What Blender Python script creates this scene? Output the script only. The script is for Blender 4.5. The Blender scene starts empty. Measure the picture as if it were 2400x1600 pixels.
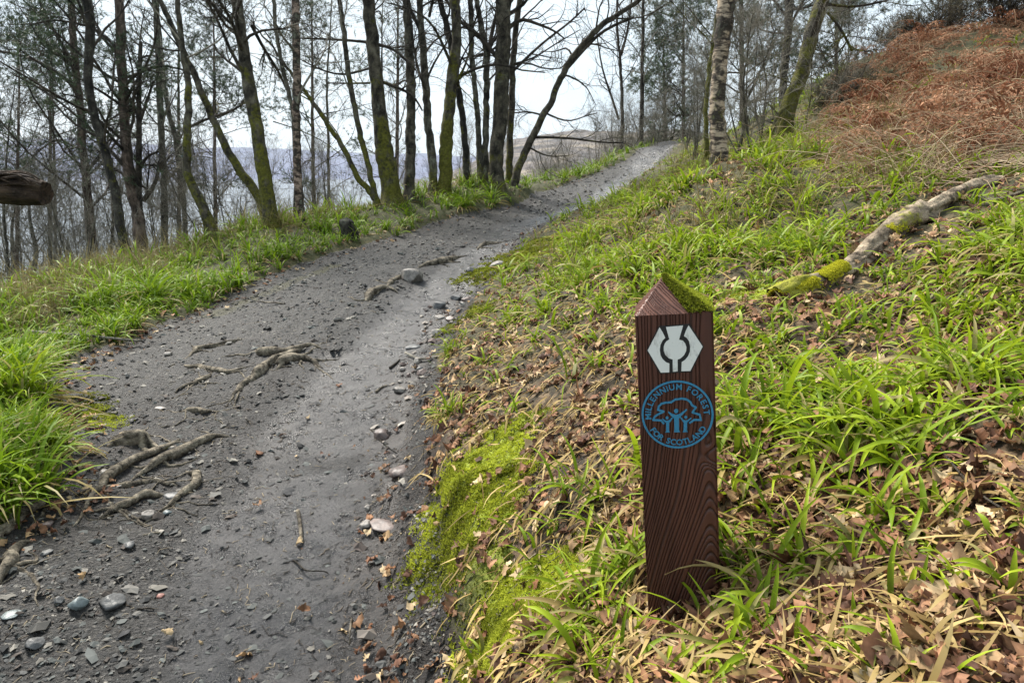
import bpy, bmesh, math, random
import numpy as np
from mathutils import Vector, Matrix
rng = np.random.default_rng(7)
random.seed(7)
R = math.radians
sc = bpy.context.scene
col = sc.collection

# ------------------------------------------------------------------ camera, sky, sun, exposure
EYE = 1.5
PITCH = R(13.0)
FPX = 1733.0
cam_d = bpy.data.cameras.new('camera')
cam = bpy.data.objects.new('camera', cam_d)
col.objects.link(cam)
sc.camera = cam
cam_d.lens = 26.0
cam_d.sensor_width = 36.0
cam_d.clip_start = 0.05
cam_d.clip_end = 20000
cam.location = (0, 0, EYE)
cam.rotation_euler = (R(90) - PITCH, 0, 0)

SUN_EL, SUN_AZ = R(48), R(-38)      # azimuth measured from +Y towards +X
world = bpy.data.worlds.new('World')
sc.world = world
world.use_nodes = True
wn = world.node_tree
wn.nodes.clear()
def wnode(t, **k):
    n = wn.nodes.new(t)
    for a, b in k.items():
        setattr(n, a, b)
    return n
w_out = wnode('ShaderNodeOutputWorld')
w_bg = wnode('ShaderNodeBackground')
w_sky = wnode('ShaderNodeTexSky', sky_type='NISHITA')
w_sky.sun_disc = False
w_sky.sun_elevation = SUN_EL
w_sky.sun_rotation = SUN_AZ
w_sky.air_density = 1.0
w_sky.dust_density = 2.0
w_tc = wnode('ShaderNodeTexCoord')
w_map = wnode('ShaderNodeMapping')
w_map.inputs['Scale'].default_value = (1.0, 1.0, 3.0)
w_n = wnode('ShaderNodeTexNoise')
w_n.inputs['Scale'].default_value = 2.2
w_n.inputs['Detail'].default_value = 7
w_n.inputs['Roughness'].default_value = 0.55
w_r = wnode('ShaderNodeValToRGB')
w_r.color_ramp.elements[0].position = 0.34
w_r.color_ramp.elements[0].color = (4.4, 5.4, 6.2, 1)
w_r.color_ramp.elements[1].position = 0.62
w_r.color_ramp.elements[1].color = (6.0, 6.75, 7.1, 1)
w_mix = wnode('ShaderNodeMix', data_type='RGBA')
w_mix.inputs[0].default_value = 0.88
L = wn.links.new
L(w_tc.outputs['Generated'], w_map.inputs['Vector'])
L(w_map.outputs['Vector'], w_n.inputs['Vector'])
L(w_n.outputs['Fac'], w_r.inputs['Fac'])
L(w_sky.outputs['Color'], w_mix.inputs[6])
L(w_r.outputs['Color'], w_mix.inputs[7])
L(w_mix.outputs[2], w_bg.inputs['Color'])
w_bg.inputs['Strength'].default_value = 0.1
L(w_bg.outputs[0], w_out.inputs['Surface'])

sun_d = bpy.data.lights.new('sun', 'SUN')
sun_d.energy = 4.8
sun_d.angle = R(16)
sun_d.color = (1.0, 0.95, 0.87)
sun = bpy.data.objects.new('sun', sun_d)
col.objects.link(sun)
sdir = Vector((math.sin(SUN_AZ) * math.cos(SUN_EL), math.cos(SUN_AZ) * math.cos(SUN_EL), math.sin(SUN_EL)))
sun.rotation_euler = sdir.to_track_quat('Z', 'Y').to_euler()

sc.view_settings.view_transform = 'Standard'
sc.view_settings.look = 'None'
sc.view_settings.exposure = 0.86
sc.view_settings.gamma = 1.0
sc.cycles.max_bounces = 5
sc.cycles.diffuse_bounces = 3
sc.cycles.glossy_bounces = 2
sc.cycles.transmission_bounces = 3
sc.cycles.transparent_max_bounces = 8
sc.cycles.volume_bounces = 0

# ------------------------------------------------------------------ helpers
SP, CP = math.sin(PITCH), math.cos(PITCH)
def U(u, v, f):
    """A point seen in the photograph at (u, v), f metres in front of the camera."""
    u, v, f = np.asarray(u, float), np.asarray(v, float), np.asarray(f, float)
    X = (u - 1200) / FPX * f
    D = (v - 800) / FPX * f
    return np.stack([X + 0 * D, f * CP - D * SP, EYE - f * SP - D * CP], -1)

def hsh(ix, iy, seed):
    h = (ix.astype(np.int64) * 374761393 + iy.astype(np.int64) * 668265263 + seed * 974711) & 0x7fffffff
    h = ((h ^ (h >> 13)) * 1274126177) & 0x7fffffff
    h = h ^ (h >> 16)
    return (h & 0xffff) / 65535.0
def vn(x, y, seed=0):
    xi, yi = np.floor(x), np.floor(y)
    fx, fy = x - xi, y - yi
    fx = fx * fx * (3 - 2 * fx); fy = fy * fy * (3 - 2 * fy)
    xi, yi = xi.astype(np.int64), yi.astype(np.int64)
    a, b = hsh(xi, yi, seed), hsh(xi + 1, yi, seed)
    c, d = hsh(xi, yi + 1, seed), hsh(xi + 1, yi + 1, seed)
    return (a + (b - a) * fx) * (1 - fy) + (c + (d - c) * fx) * fy
def fbm(x, y, seed=0, octv=4, gain=0.5):
    s, a, t = 0, 1.0, 0
    for o in range(octv):
        s = s + a * vn(x * 2 ** o + 17.3 * o, y * 2 ** o + 9.1 * o, seed + o)
        t += a
        a *= gain
    return s / t
def sst(a, b, x):
    t = np.clip((x - a) / (b - a), 0, 1)
    return t * t * (3 - 2 * t)

def mesh_np(name, V, quads=None, tris=None, cols=None, mat=None, smooth=True, parent=None, sharp=False):
    me = bpy.data.meshes.new(name)
    V = np.asarray(V, np.float32)
    nq = 0 if quads is None else len(quads)
    nt = 0 if tris is None else len(tris)
    me.vertices.add(len(V))
    me.vertices.foreach_set('co', V.ravel())
    parts, starts = [], []
    if nq:
        parts.append(np.asarray(quads, np.int32).ravel())
    if nt:
        parts.append(np.asarray(tris, np.int32).ravel())
    loops = np.concatenate(parts)
    me.loops.add(len(loops))
    me.loops.foreach_set('vertex_index', loops)
    me.polygons.add(nq + nt)
    st = np.concatenate([np.arange(nq) * 4, nq * 4 + np.arange(nt) * 3]).astype(np.int32)
    me.polygons.foreach_set('loop_start', st)
    me.polygons.foreach_set('use_smooth', np.full(nq + nt, smooth, bool))
    me.update(calc_edges=True)
    if cols is not None:
        ca = me.color_attributes.new('Col', 'FLOAT_COLOR', 'POINT')
        c = np.ones((len(V), 4), np.float32)
        cols = np.asarray(cols, np.float32)
        c[:, :cols.shape[1]] = cols
        ca.data.foreach_set('color', c.ravel())
    if mat is not None:
        me.materials.append(mat)
    o = bpy.data.objects.new(name, me)
    col.objects.link(o)
    if parent is not None:
        o.parent = parent
    return o
def tag(o, label=None, cat=None, group=None, kind=None):
    if label: o['label'] = label
    if cat: o['category'] = cat
    if group: o['group'] = group
    if kind: o['kind'] = kind
    return o
def empty(name, loc=(0, 0, 0)):
    o = bpy.data.objects.new(name, None)
    o.empty_display_size = 0.2
    o.location = loc
    col.objects.link(o)
    return o
def nrm(v):
    return v / (np.linalg.norm(v, axis=-1, keepdims=True) + 1e-9)

class Acc:
    """collects arrays of vertices / faces / colours into one mesh"""
    def __init__(s):
        s.V, s.Q, s.T, s.C, s.n = [], [], [], [], 0
    def add(s, V, Q=None, T=None, C=None):
        V = np.asarray(V, np.float32).reshape(-1, 3)
        s.V.append(V)
        if Q is not None and len(Q): s.Q.append(np.asarray(Q, np.int64) + s.n)
        if T is not None and len(T): s.T.append(np.asarray(T, np.int64) + s.n)
        if C is not None:
            C = np.asarray(C, np.float32)
            if C.ndim == 1: C = np.tile(C, (len(V), 1))
            s.C.append(C)
        s.n += len(V)
    def build(s, name, mat, parent=None, smooth=True, origin=None):
        V = np.concatenate(s.V)
        if origin is not None: V = V - np.asarray(origin, np.float32)
        return mesh_np(name, V, np.concatenate(s.Q) if s.Q else None, np.concatenate(s.T) if s.T else None,
                       np.concatenate(s.C) if s.C else None, mat, smooth, parent)

def tube(P, Rd, sides=5, cap=True, seed=0, rough=0.0, aspect=None):
    """P (N,n,3) polylines with radii Rd (N,n) -> V, Q, ring shape"""
    P = np.asarray(P, float)
    if P.ndim == 2: P = P[None]
    Rd = np.asarray(Rd, float)
    if Rd.ndim == 1: Rd = Rd[None]
    N, n, _ = P.shape
    T = np.empty_like(P)
    T[:, 1:-1] = P[:, 2:] - P[:, :-2]
    T[:, 0] = P[:, 1] - P[:, 0]
    T[:, -1] = P[:, -1] - P[:, -2]
    T = nrm(T)
    ref = np.where(np.abs(T[:, 0, 2:3]) < 0.9, np.array([[0, 0, 1.0]]), np.array([[0, 1.0, 0]]))
    A = nrm(np.cross(T[:, 0], ref))
    As, Bs = [], []
    for i in range(n):
        A = nrm(A - T[:, i] * np.sum(A * T[:, i], -1, keepdims=True))
        As.append(A)
        Bs.append(np.cross(T[:, i], A))
    A = np.stack(As, 1); B = np.stack(Bs, 1)
    th = np.arange(sides) / sides * 2 * math.pi
    rr = Rd[:, :, None] * np.ones(sides)
    if rough:
        s_ = np.cumsum(np.linalg.norm(np.diff(P, axis=1, prepend=P[:, :1]), axis=-1), 1)
        xx = np.cos(th)[None, None] * 1.6 + 5 + seed * 3.7
        yy = np.sin(th)[None, None] * 1.6
        k = fbm(xx + s_[:, :, None] * 2.1, yy + s_[:, :, None] * 3.3, seed, 3) - 0.5
        k2 = vn(xx * 4 + 0 * s_[:, :, None], yy * 4 + s_[:, :, None] * 9, seed + 5) - 0.5
        rr = rr * (1 + rough * (2.0 * k + 0.7 * k2))
    V = P[:, :, None] + rr[..., None] * (np.cos(th)[None, None, :, None] * A[:, :, None] + np.sin(th)[None, None, :, None] * B[:, :, None])
    j = np.arange(sides); j2 = (j + 1) % sides
    base = np.arange(N)[:, None, None] * n * sides + np.arange(n - 1)[None, :, None] * sides
    Q = np.stack([base + j, base + j2, base + sides + j2, base + sides + j], -1).reshape(-1, 4)
    return V.reshape(-1, 3), Q

def resample(P, n):
    P = np.asarray(P, float)
    d = np.concatenate([[0], np.cumsum(np.linalg.norm(np.diff(P, axis=0), axis=1))])
    t = np.linspace(0, d[-1], n)
    Q = np.stack([np.interp(t, d, P[:, k]) for k in range(P.shape[1])], -1)
    for _ in range(2):
        Q[1:-1] = Q[1:-1] * 0.5 + (Q[2:] + Q[:-2]) * 0.25
    return Q

# ------------------------------------------------------------------ materials
def newmat(name):
    m = bpy.data.materials.new(name)
    m.use_nodes = True
    nt = m.node_tree
    b = nt.nodes['Principled BSDF']
    return m, nt, b
def N_(nt, t, inp=None, **k):
    n = nt.nodes.new(t)
    for a, b in k.items(): setattr(n, a, b)
    if inp:
        for a, b in inp.items():
            if hasattr(b, 'is_linked') or isinstance(b, bpy.types.NodeSocket): nt.links.new(b, n.inputs[a])
            else: n.inputs[a].default_value = b
    return n
def ramp(nt, fac, stops, interp='LINEAR'):
    n = nt.nodes.new('ShaderNodeValToRGB')
    e = n.color_ramp.elements
    n.color_ramp.interpolation = interp
    while len(e) < len(stops): e.new(0.5)
    for k, (p, c) in enumerate(stops):
        e[k].position = p
        e[k].color = (c, c, c, 1) if not hasattr(c, '__len__') else (*c[:3], 1)
    nt.links.new(fac, n.inputs['Fac'])
    return n
def mix(nt, f, a, b, mode='MIX'):
    n = nt.nodes.new('ShaderNodeMix')
    n.data_type = 'RGBA'
    n.blend_type = mode
    for s, x in ((0, f), (6, a), (7, b)):
        if isinstance(x, bpy.types.NodeSocket): nt.links.new(x, n.inputs[s])
        elif s == 0: n.inputs[0].default_value = x
        else: n.inputs[s].default_value = (*x[:3], 1)
    return n.outputs[2]
def noise(nt, scale, detail=4, rough=0.55, vec=None, dist=0.0):
    n = N_(nt, 'ShaderNodeTexNoise', {'Scale': scale, 'Detail': detail, 'Roughness': rough, 'Distortion': dist})
    if vec is not None: nt.links.new(vec, n.inputs['Vector'])
    return n.outputs['Fac']
def objco(nt, scale=None):
    t = nt.nodes.new('ShaderNodeTexCoord')
    if scale is None: return t.outputs['Object']
    m = N_(nt, 'ShaderNodeMapping', {'Vector': t.outputs['Object'], 'Scale': scale})
    return m.outputs['Vector']
def bump(nt, h, strength, dist, bsdf):
    b = N_(nt, 'ShaderNodeBump', {'Height': h, 'Strength': strength, 'Distance': dist})
    nt.links.new(b.outputs[0], bsdf.inputs['Normal'])
    return b

def leaf_mat(name, rough=0.45, trans=0.35, spec=0.4, tint=None, var=0.0):
    m, nt, b = newmat(name)
    a = N_(nt, 'ShaderNodeVertexColor', layer_name='Col')
    c = a.outputs['Color']
    if var:
        nz = noise(nt, 60, 3, 0.6, objco(nt))
        c = mix(nt, 1.0, c, ramp(nt, nz, [(0.3, 1 - var), (0.7, 1.0)]).outputs[0], 'MULTIPLY')
    nt.links.new(c, b.inputs['Base Color'])
    b.inputs['Roughness'].default_value = rough
    b.inputs['Specular IOR Level'].default_value = spec
    if trans:
        t = N_(nt, 'ShaderNodeBsdfTranslucent', {'Color': c})
        ms = N_(nt, 'ShaderNodeMixShader', {0: trans})
        nt.links.new(b.outputs[0], ms.inputs[1]); nt.links.new(t.outputs[0], ms.inputs[2])
        nt.links.new(ms.outputs[0], nt.nodes['Material Output'].inputs['Surface'])
    return m

M = {}
M['grass'] = leaf_mat('grass_blades', 0.5, 0.35, 0.16)
M['straw'] = leaf_mat('dead_blades', 0.6, 0.2, 0.1)
M['leaf'] = leaf_mat('dead_leaves', 0.6, 0.12, 0.12, var=0.45)
M['bracken'] = leaf_mat('dead_bracken', 0.75, 0.15, 0.05)
M['moss'] = leaf_mat('moss_tufts', 0.8, 0.3, 0.15)
M['needle'] = leaf_mat('pine_needles', 0.5, 0.1, 0.3)
M['twigs'] = leaf_mat('twig_bits', 0.7, 0.0, 0.3)

def stone_mat(name, base, dark, rough=0.55, mossy=0.0):
    m, nt, b = newmat(name)
    co = objco(nt)
    oi = nt.nodes.new('ShaderNodeObjectInfo')
    n1 = noise(nt, 22, 6, 0.65, co)
    n2 = noise(nt, 90, 4, 0.7, co)
    c = ramp(nt, n1, [(0.3, dark), (0.62, base)]).outputs[0]
    c = mix(nt, 0.6, c, ramp(nt, n2, [(0.3, 0.35), (0.7, 1.0)]).outputs[0], 'MULTIPLY')
    hs = N_(nt, 'ShaderNodeMath', {0: oi.outputs['Random'], 1: 0.5}, operation='MULTIPLY')
    hs2 = N_(nt, 'ShaderNodeMath', {0: hs.outputs[0], 1: 0.75}, operation='ADD')
    c = mix(nt, 1.0, c, hs2.outputs[0], 'MULTIPLY')
    nt.links.new(c, b.inputs['Base Color'])
    b.inputs['Roughness'].default_value = rough
    bump(nt, n2, 0.5, 0.004, b)
    return m
M['stone_pale'] = stone_mat('pale_stone', (0.38, 0.34, 0.30), (0.11, 0.095, 0.085), 0.6)
M['stone_grey'] = stone_mat('grey_stone', (0.13, 0.13, 0.128), (0.045, 0.045, 0.047), 0.5)
M['stone_brown'] = stone_mat('brown_stone', (0.2, 0.145, 0.125), (0.07, 0.052, 0.048), 0.5)
M['stone_blue'] = stone_mat('blue_grey_slate', (0.17, 0.205, 0.205), (0.09, 0.11, 0.115), 0.45)
M['stone_pink'] = stone_mat('pink_stone', (0.42, 0.2, 0.16), (0.25, 0.12, 0.1), 0.5)
mg, ntg, bg = newmat('gravel_chips')
a = N_(ntg, 'ShaderNodeVertexColor', layer_name='Col')
ntg.links.new(a.outputs['Color'], bg.inputs['Base Color'])
bg.inputs['Roughness'].default_value = 0.75
bg.inputs['Specular IOR Level'].default_value = 0.2
M['gravel'] = mg

# ground: soil and litter on the banks
def ground_mat():
    m, nt, b = newmat('bank_soil')
    co = objco(nt)
    a = N_(nt, 'ShaderNodeVertexColor', layer_name='Col')
    sp = N_(nt, 'ShaderNodeSeparateColor', {'Color': a.outputs['Color']})
    nA = noise(nt, 6, 6, 0.65, co)
    nB = noise(nt, 55, 5, 0.7, co)
    vor = N_(nt, 'ShaderNodeTexVoronoi', {'Scale': 38.0, 'Randomness': 1.0, 'Vector': objco(nt, (1, 1, 1))})
    soil = ramp(nt, nB, [(0.3, (0.006, 0.005, 0.004)), (0.55, (0.03, 0.021, 0.015)), (0.8, (0.09, 0.062, 0.042))]).outputs[0]  # soil tones deepened to paint shadow into the gaps under the grass
    sv = N_(nt, 'ShaderNodeSeparateColor', {'Color': vor.outputs['Color']})
    lit = ramp(nt, sv.outputs[0], [(0.0, (0.02, 0.013, 0.009)), (0.4, (0.10, 0.06, 0.04)), (0.7, (0.22, 0.14, 0.085)), (1.0, (0.36, 0.24, 0.14))]).outputs[0]
    g = mix(nt, ramp(nt, nA, [(0.4, 0.15), (0.62, 0.8)]).outputs[0], soil, lit)
    mossc = ramp(nt, nB, [(0.3, (0.07, 0.08, 0.012)), (0.5, (0.20, 0.24, 0.025)), (0.75, (0.45, 0.50, 0.06))]).outputs[0]
    mm = N_(nt, 'ShaderNodeMath', {0: nB, 1: 0.9}, operation='MULTIPLY')
    mk = N_(nt, 'ShaderNodeMath', {0: sp.outputs[0], 1: mm.outputs[0]}, operation='SUBTRACT')
    g = mix(nt, ramp(nt, mk.outputs[0], [(0.0, 0.0), (0.22, 1.0)]).outputs[0], g, mossc)
    gr = ramp(nt, nB, [(0.3, (0.010, 0.014, 0.004)), (0.7, (0.07, 0.085, 0.018))]).outputs[0]
    g = mix(nt, sp.outputs[1], g, gr)
    mud = ramp(nt, nB, [(0.3, (0.012, 0.010, 0.009)), (0.7, (0.05, 0.038, 0.032))]).outputs[0]
    g = mix(nt, sp.outputs[2], g, mud)
    nt.links.new(g, b.inputs['Base Color'])
    b.inputs['Roughness'].default_value = 0.8
    b.inputs['Specular IOR Level'].default_value = 0.25
    bump(nt, nB, 0.8, 0.012, b)
    return m
M['ground'] = ground_mat()

def path_mat():
    m, nt, b = newmat('path_grit')
    co = objco(nt)
    a = N_(nt, 'ShaderNodeVertexColor', layer_name='Col')
    sp = N_(nt, 'ShaderNodeSeparateColor', {'Color': a.outputs['Color']})  # r wet mud, g brown earth, b moss
    n1 = noise(nt, 9, 6, 0.6, co)
    n2 = noise(nt, 60, 8, 0.8, co, 0.6)
    n3 = noise(nt, 220, 3, 0.7, co)
    vor = N_(nt, 'ShaderNodeTexVoronoi', {'Scale': 70.0, 'Vector': objco(nt, (0.8, 1.2, 1.5))})
    sv = N_(nt, 'ShaderNodeSeparateColor', {'Color': vor.outputs['Color']})
    grit = ramp(nt, n2, [(0.33, (0.008, 0.007, 0.006)), (0.5, (0.047, 0.043, 0.040)), (0.66, (0.24, 0.225, 0.20))]).outputs[0]
    chip = ramp(nt, sv.outputs[0], [(0.0, (0.03, 0.03, 0.031)), (0.6, (0.075, 0.073, 0.074)), (0.85, (0.17, 0.16, 0.15)), (1.0, (0.40, 0.37, 0.33))]).outputs[0]
    chipm = ramp(nt, vor.outputs['Distance'], [(0.3, 1.0), (0.5, 0.0)]).outputs[0]
    gc = mix(nt, chipm, grit, chip)
    mud = ramp(nt, n2, [(0.34, (0.009, 0.009, 0.010)), (0.5, (0.034, 0.033, 0.037)), (0.68, (0.082, 0.081, 0.092))]).outputs[0]
    mud = mix(nt, ramp(nt, n1, [(0.45, 0.0), (0.75, 0.4)]).outputs[0], mud, (0.09, 0.09, 0.105))
    c = mix(nt, sp.outputs[0], gc, mud)
    br = ramp(nt, n2, [(0.35, (0.007, 0.005, 0.0045)), (0.52, (0.035, 0.025, 0.020)), (0.68, (0.13, 0.098, 0.075))]).outputs[0]
    c = mix(nt, sp.outputs[1], c, br)
    ms = ramp(nt, n2, [(0.35, (0.05, 0.045, 0.012)), (0.65, (0.16, 0.15, 0.03))]).outputs[0]
    mk = N_(nt, 'ShaderNodeMath', {0: sp.outputs[2], 1: n2}, operation='MULTIPLY')
    c = mix(nt, ramp(nt, mk.outputs[0], [(0.2, 0.0), (0.5, 1.0)]).outputs[0], c, ms)
    n5 = noise(nt, 2.2, 5, 0.6, co)
    c = mix(nt, 1.0, c, ramp(nt, n5, [(0.35, (0.30, 0.29, 0.285)), (0.65, (0.56, 0.54, 0.52))]).outputs[0], 'MULTIPLY')
    nt.links.new(c, b.inputs['Base Color'])
    r = N_(nt, 'ShaderNodeMapRange', {0: n1, 1: 0.38, 2: 0.6, 3: 0.22, 4: 0.48})
    r2 = mix(nt, sp.outputs[0], (0.62, 0.62, 0.62), r.outputs[0])
    nt.links.new(r2, b.inputs['Roughness'])
    b.inputs['Specular IOR Level'].default_value = 0.5
    h = N_(nt, 'ShaderNodeMath', {0: n2, 1: n3}, operation='ADD')
    hv = N_(nt, 'ShaderNodeMath', {0: h.outputs[0], 1: ramp(nt, vor.outputs['Distance'], [(0.1, 0.6), (0.6, 0.0)]).outputs[0]}, operation='ADD')
    bp = bump(nt, hv.outputs[0], 1.0, 0.012, b)
    bs = N_(nt, 'ShaderNodeMapRange', {0: sp.outputs[0], 1: 0.0, 2: 1.0, 3: 1.0, 4: 0.45})
    nt.links.new(bs.outputs[0], bp.inputs['Strength'])
    return m
M['path'] = path_mat()

def bark_mat(name, dark, light, moss=0.5, mossc=((0.03, 0.032, 0.006), (0.17, 0.165, 0.018)), lichen=0.3, hscale=(14, 14, 3), band=False):
    m, nt, b = newmat(name)
    geo = nt.nodes.new('ShaderNodeNewGeometry')
    mp = N_(nt, 'ShaderNodeMapping', {'Vector': geo.outputs['Position'], 'Scale': hscale})
    p = mp.outputs['Vector']
    n1 = noise(nt, 1.0, 6, 0.7, p, 0.3)
    n2 = noise(nt, 3.6, 6, 0.65, geo.outputs['Position'])
    n4 = noise(nt, 7.0, 4, 0.6, geo.outputs['Position'])
    n3 = noise(nt, 24.0, 5, 0.7, geo.outputs['Position'])
    c = ramp(nt, n1, [(0.36, dark), (0.62, light)]).outputs[0]
    if band:
        c = ramp(nt, n1, [(0.34, (0.015, 0.012, 0.01)), (0.45, dark), (0.55, light), (0.8, tuple(1.3 * x for x in light))]).outputs[0]
    if band:
        c = mix(nt, ramp(nt, n4, [(0.47, 0.0), (0.54, 0.92)]).outputs[0], c, (0.025, 0.02, 0.016))
    else:
        c = mix(nt, 1.0, c, ramp(nt, n4, [(0.35, 0.45), (0.6, 1.25)]).outputs[0], 'MULTIPLY')
    lk = N_(nt, 'ShaderNodeMath', {0: n3, 1: n4}, operation='ADD')
    c = mix(nt, ramp(nt, lk.outputs[0], [(0.5, 0.0), (0.58, lichen)]).outputs[0] if False else ramp(nt, N_(nt, 'ShaderNodeMath', {0: lk.outputs[0], 1: 0.5}, operation='MULTIPLY').outputs[0], [(0.55, 0.0), (0.62, lichen)]).outputs[0], c, (0.24, 0.26, 0.19))
    mc = ramp(nt, n3, [(0.3, mossc[0]), (0.7, mossc[1])]).outputs[0]
    at = N_(nt, 'ShaderNodeVertexColor', layer_name='Col')
    sp = N_(nt, 'ShaderNodeSeparateColor', {'Color': at.outputs['Color']})   # r = how mossy here
    s1 = N_(nt, 'ShaderNodeMath', {0: n2, 1: 2.4, 2: sp.outputs[0]}, operation='MULTIPLY_ADD')
    s3 = N_(nt, 'ShaderNodeMath', {0: n3, 1: 0.8, 2: s1.outputs[0]}, operation='MULTIPLY_ADD')
    s4 = N_(nt, 'ShaderNodeMath', {0: s3.outputs[0], 1: 2.22}, operation='SUBTRACT')
    f = ramp(nt, s4.outputs[0], [(0.0, 0.0), (0.28, 0.9)])
    c = mix(nt, f.outputs[0], c, mc)
    nt.links.new(c, b.inputs['Base Color'])
    b.inputs['Roughness'].default_value = 0.85
    b.inputs['Specular IOR Level'].default_value = 0.2
    h = N_(nt, 'ShaderNodeMath', {0: n1, 1: n3}, operation='ADD')
    bump(nt, h.outputs[0], 0.5 if band else 1.0, 0.008 if band else 0.03, b)
    return m
M['bark_oak'] = bark_mat('mossy_oak_bark', (0.014, 0.012, 0.009), (0.12, 0.105, 0.075), 0.72, hscale=(9, 9, 5))
M['bark_dark'] = bark_mat('dark_wet_bark', (0.010, 0.009, 0.008), (0.065, 0.058, 0.046), 0.62)
M['bark_pine'] = bark_mat('scots_pine_bark', (0.035, 0.025, 0.019), (0.19, 0.14, 0.11), 0.1, lichen=0.2)
M['bark_grey'] = bark_mat('lichened_grey_bark', (0.02, 0.018, 0.014), (0.15, 0.138, 0.105), 0.4, lichen=0.8)
M['bark_birch'] = bark_mat('birch_bark', (0.08, 0.06, 0.045), (0.36, 0.285, 0.205), 0.12, lichen=0.25, hscale=(9, 9, 34), band=True)
M['bark_rbirch'] = bark_mat('ruddy_birch_bark', (0.09, 0.062, 0.048), (0.30, 0.225, 0.175), 0.15, lichen=0.5, hscale=(9, 9, 22), band=True)
M['twig_grey'] = bark_mat('grey_twigs', (0.11, 0.098, 0.08), (0.36, 0.33, 0.27), 0.3, lichen=0.5, hscale=(3, 3, 3))
M['twig_dark'] = bark_mat('dark_twigs', (0.018, 0.015, 0.012), (0.085, 0.07, 0.055), 0.3, lichen=0.2, hscale=(3, 3, 3))
M['root'] = bark_mat('weathered_root', (0.028, 0.022, 0.016), (0.33, 0.28, 0.21), 0.1, lichen=0.15, hscale=(22, 22, 22))
M['deadwood'] = bark_mat('rotting_log', (0.05, 0.035, 0.024), (0.52, 0.41, 0.29), 0.55, mossc=((0.13, 0.13, 0.012), (0.42, 0.42, 0.03)), lichen=0.3, hscale=(10, 10, 10))
M['oldwood'] = bark_mat('dark_broken_wood', (0.02, 0.014, 0.011), (0.10, 0.066, 0.045), 0.2, lichen=0.1, hscale=(7, 40, 40))

# ------------------------------------------------------------------ terrain
CT = [  # (u, v, f): ground points of the photograph and how far in front of the camera they lie
 (600,1600,2.25),(0,1600,2.3),(1060,1600,2.2),(0,1400,2.6),(600,1400,2.65),(1000,1400,2.55),(600,1200,3.2),(950,1200,3.1),
 (200,1200,3.2),(0,1250,3.0),(980,1000,3.8),(600,1000,4.1),(250,1000,4.15),(700,850,4.9),(1000,880,4.5),(300,850,5.2),
 (500,740,6.4),(800,740,6.0),(1050,780,5.3),(640,650,8),(900,650,7.3),(1110,690,6.6),(850,585,9.3),(1050,580,9),(1200,600,8),
 (1010,525,11),(1250,545,9.7),(1200,475,12.6),(1330,500,11.3),(1300,440,14),(1420,460,12.8),(1400,400,16),(1480,415,14.5),
 (1540,335,19.5),(1590,340,18.5),
 (1120,1600,1.85),(1060,1400,2.25),(1050,1200,2.75),(1060,1000,3.5),(1100,850,4.3),(1160,720,5.5),(1230,620,7),(1320,530,9),
 (1440,470,11),(1530,400,13.5),
 (1300,1600,1.6),(1300,1400,1.9),(1300,1200,2.3),(1300,1000,2.9),(1300,800,3.9),(1350,650,5.3),(1450,550,6.3),(1560,470,7.3),
 (1603,1420,1.56),(1600,1600,1.3),(1600,1200,1.88),(1600,1000,2.3),(1600,800,3.0),(1600,650,3.9),(1650,550,4.8),(1686,392,6.2),
 (2000,1600,1.08),(2400,1600,.98),(2000,1400,1.27),(2400,1350,1.15),(2000,1100,1.7),(2400,1100,1.45),(2000,850,2.35),(2400,850,1.9),
 (2000,650,3.2),(2400,650,2.5),(2000,480,4.6),(2400,500,3.4),(2200,400,5),(2000,385,6),(2400,370,4.8),(2200,330,6.3),(2400,250,7),
 (2000,310,7.5),(2200,210,8.5),(2400,140,9.5),(1840,335,8.5),(1950,280,10),(2100,200,11),(1720,335,11),(1700,325,15),
 (0,900,4.6),(60,1020,3.75),(0,780,6),(0,690,7.4),(200,705,7.0),(400,640,8),(200,655,8.5),(600,545,9.8),(500,590,9),(700,560,9.5),
 (800,530,10.5),(920,475,11.8),(1040,462,12.3),(1180,442,12.8),(1300,425,14.5),(1450,365,17.5)]
CT = np.array(CT, float)
CP3 = U(CT[:, 0], CT[:, 1], CT[:, 2])
CW = np.array([(-8,12,-3.2),(-5,15,-2.8),(-2,18,-2.6),(1,20,-1.8),(-12,8,-5),(-15,20,-8),(-5,25,-7),(3,30,-3),(8,35,-2.5),(-40,40,-25),
 (-60,0,-32),(0,60,-16),(30,80,-12),(-7,5,-2.3),(-8,0,-2.7),(-3,0,-1.6),(0,0,-1.4),(0,-3,-1.5),(1.2,0.2,-.55),(3,-3,0),(5,3,.9),(10,5,2.8),
 (20,10,6),(40,20,12),(60,0,22),(12,15,3.2),(15,30,2.5),(40,60,4),(6,20,.7),(60,80,8),(-60,80,-34),(-20,-10,-8),(30,-10,13),(6,14,1.8),(4,24,-.6)], float)
CW[:, 2] += EYE
CPT = np.concatenate([CP3, CW])
def tps_k(r2):
    return 0.5 * r2 * np.log(r2 + 1e-12)
nC = len(CPT)
d2 = ((CPT[:, None, :2] - CPT[None, :, :2]) ** 2).sum(-1)
Km = tps_k(d2) + np.eye(nC) * 0.04
Pm = np.concatenate([np.ones((nC, 1)), CPT[:, :2]], 1)
Am = np.block([[Km, Pm], [Pm.T, np.zeros((3, 3))]])
Wt = np.linalg.solve(Am, np.concatenate([CPT[:, 2], np.zeros(3)]))
def H0(x, y):
    sh = np.shape(x)
    x, y = np.ravel(x).astype(float), np.ravel(y).astype(float)
    out = Wt[nC] + Wt[nC + 1] * x + Wt[nC + 2] * y
    for i in range(nC):
        out += Wt[i] * tps_k((x - CPT[i, 0]) ** 2 + (y - CPT[i, 1]) ** 2)
    return out.reshape(sh)
TS = np.concatenate([np.linspace(0.7, 6, 140), np.linspace(6.05, 60, 500)])
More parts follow.
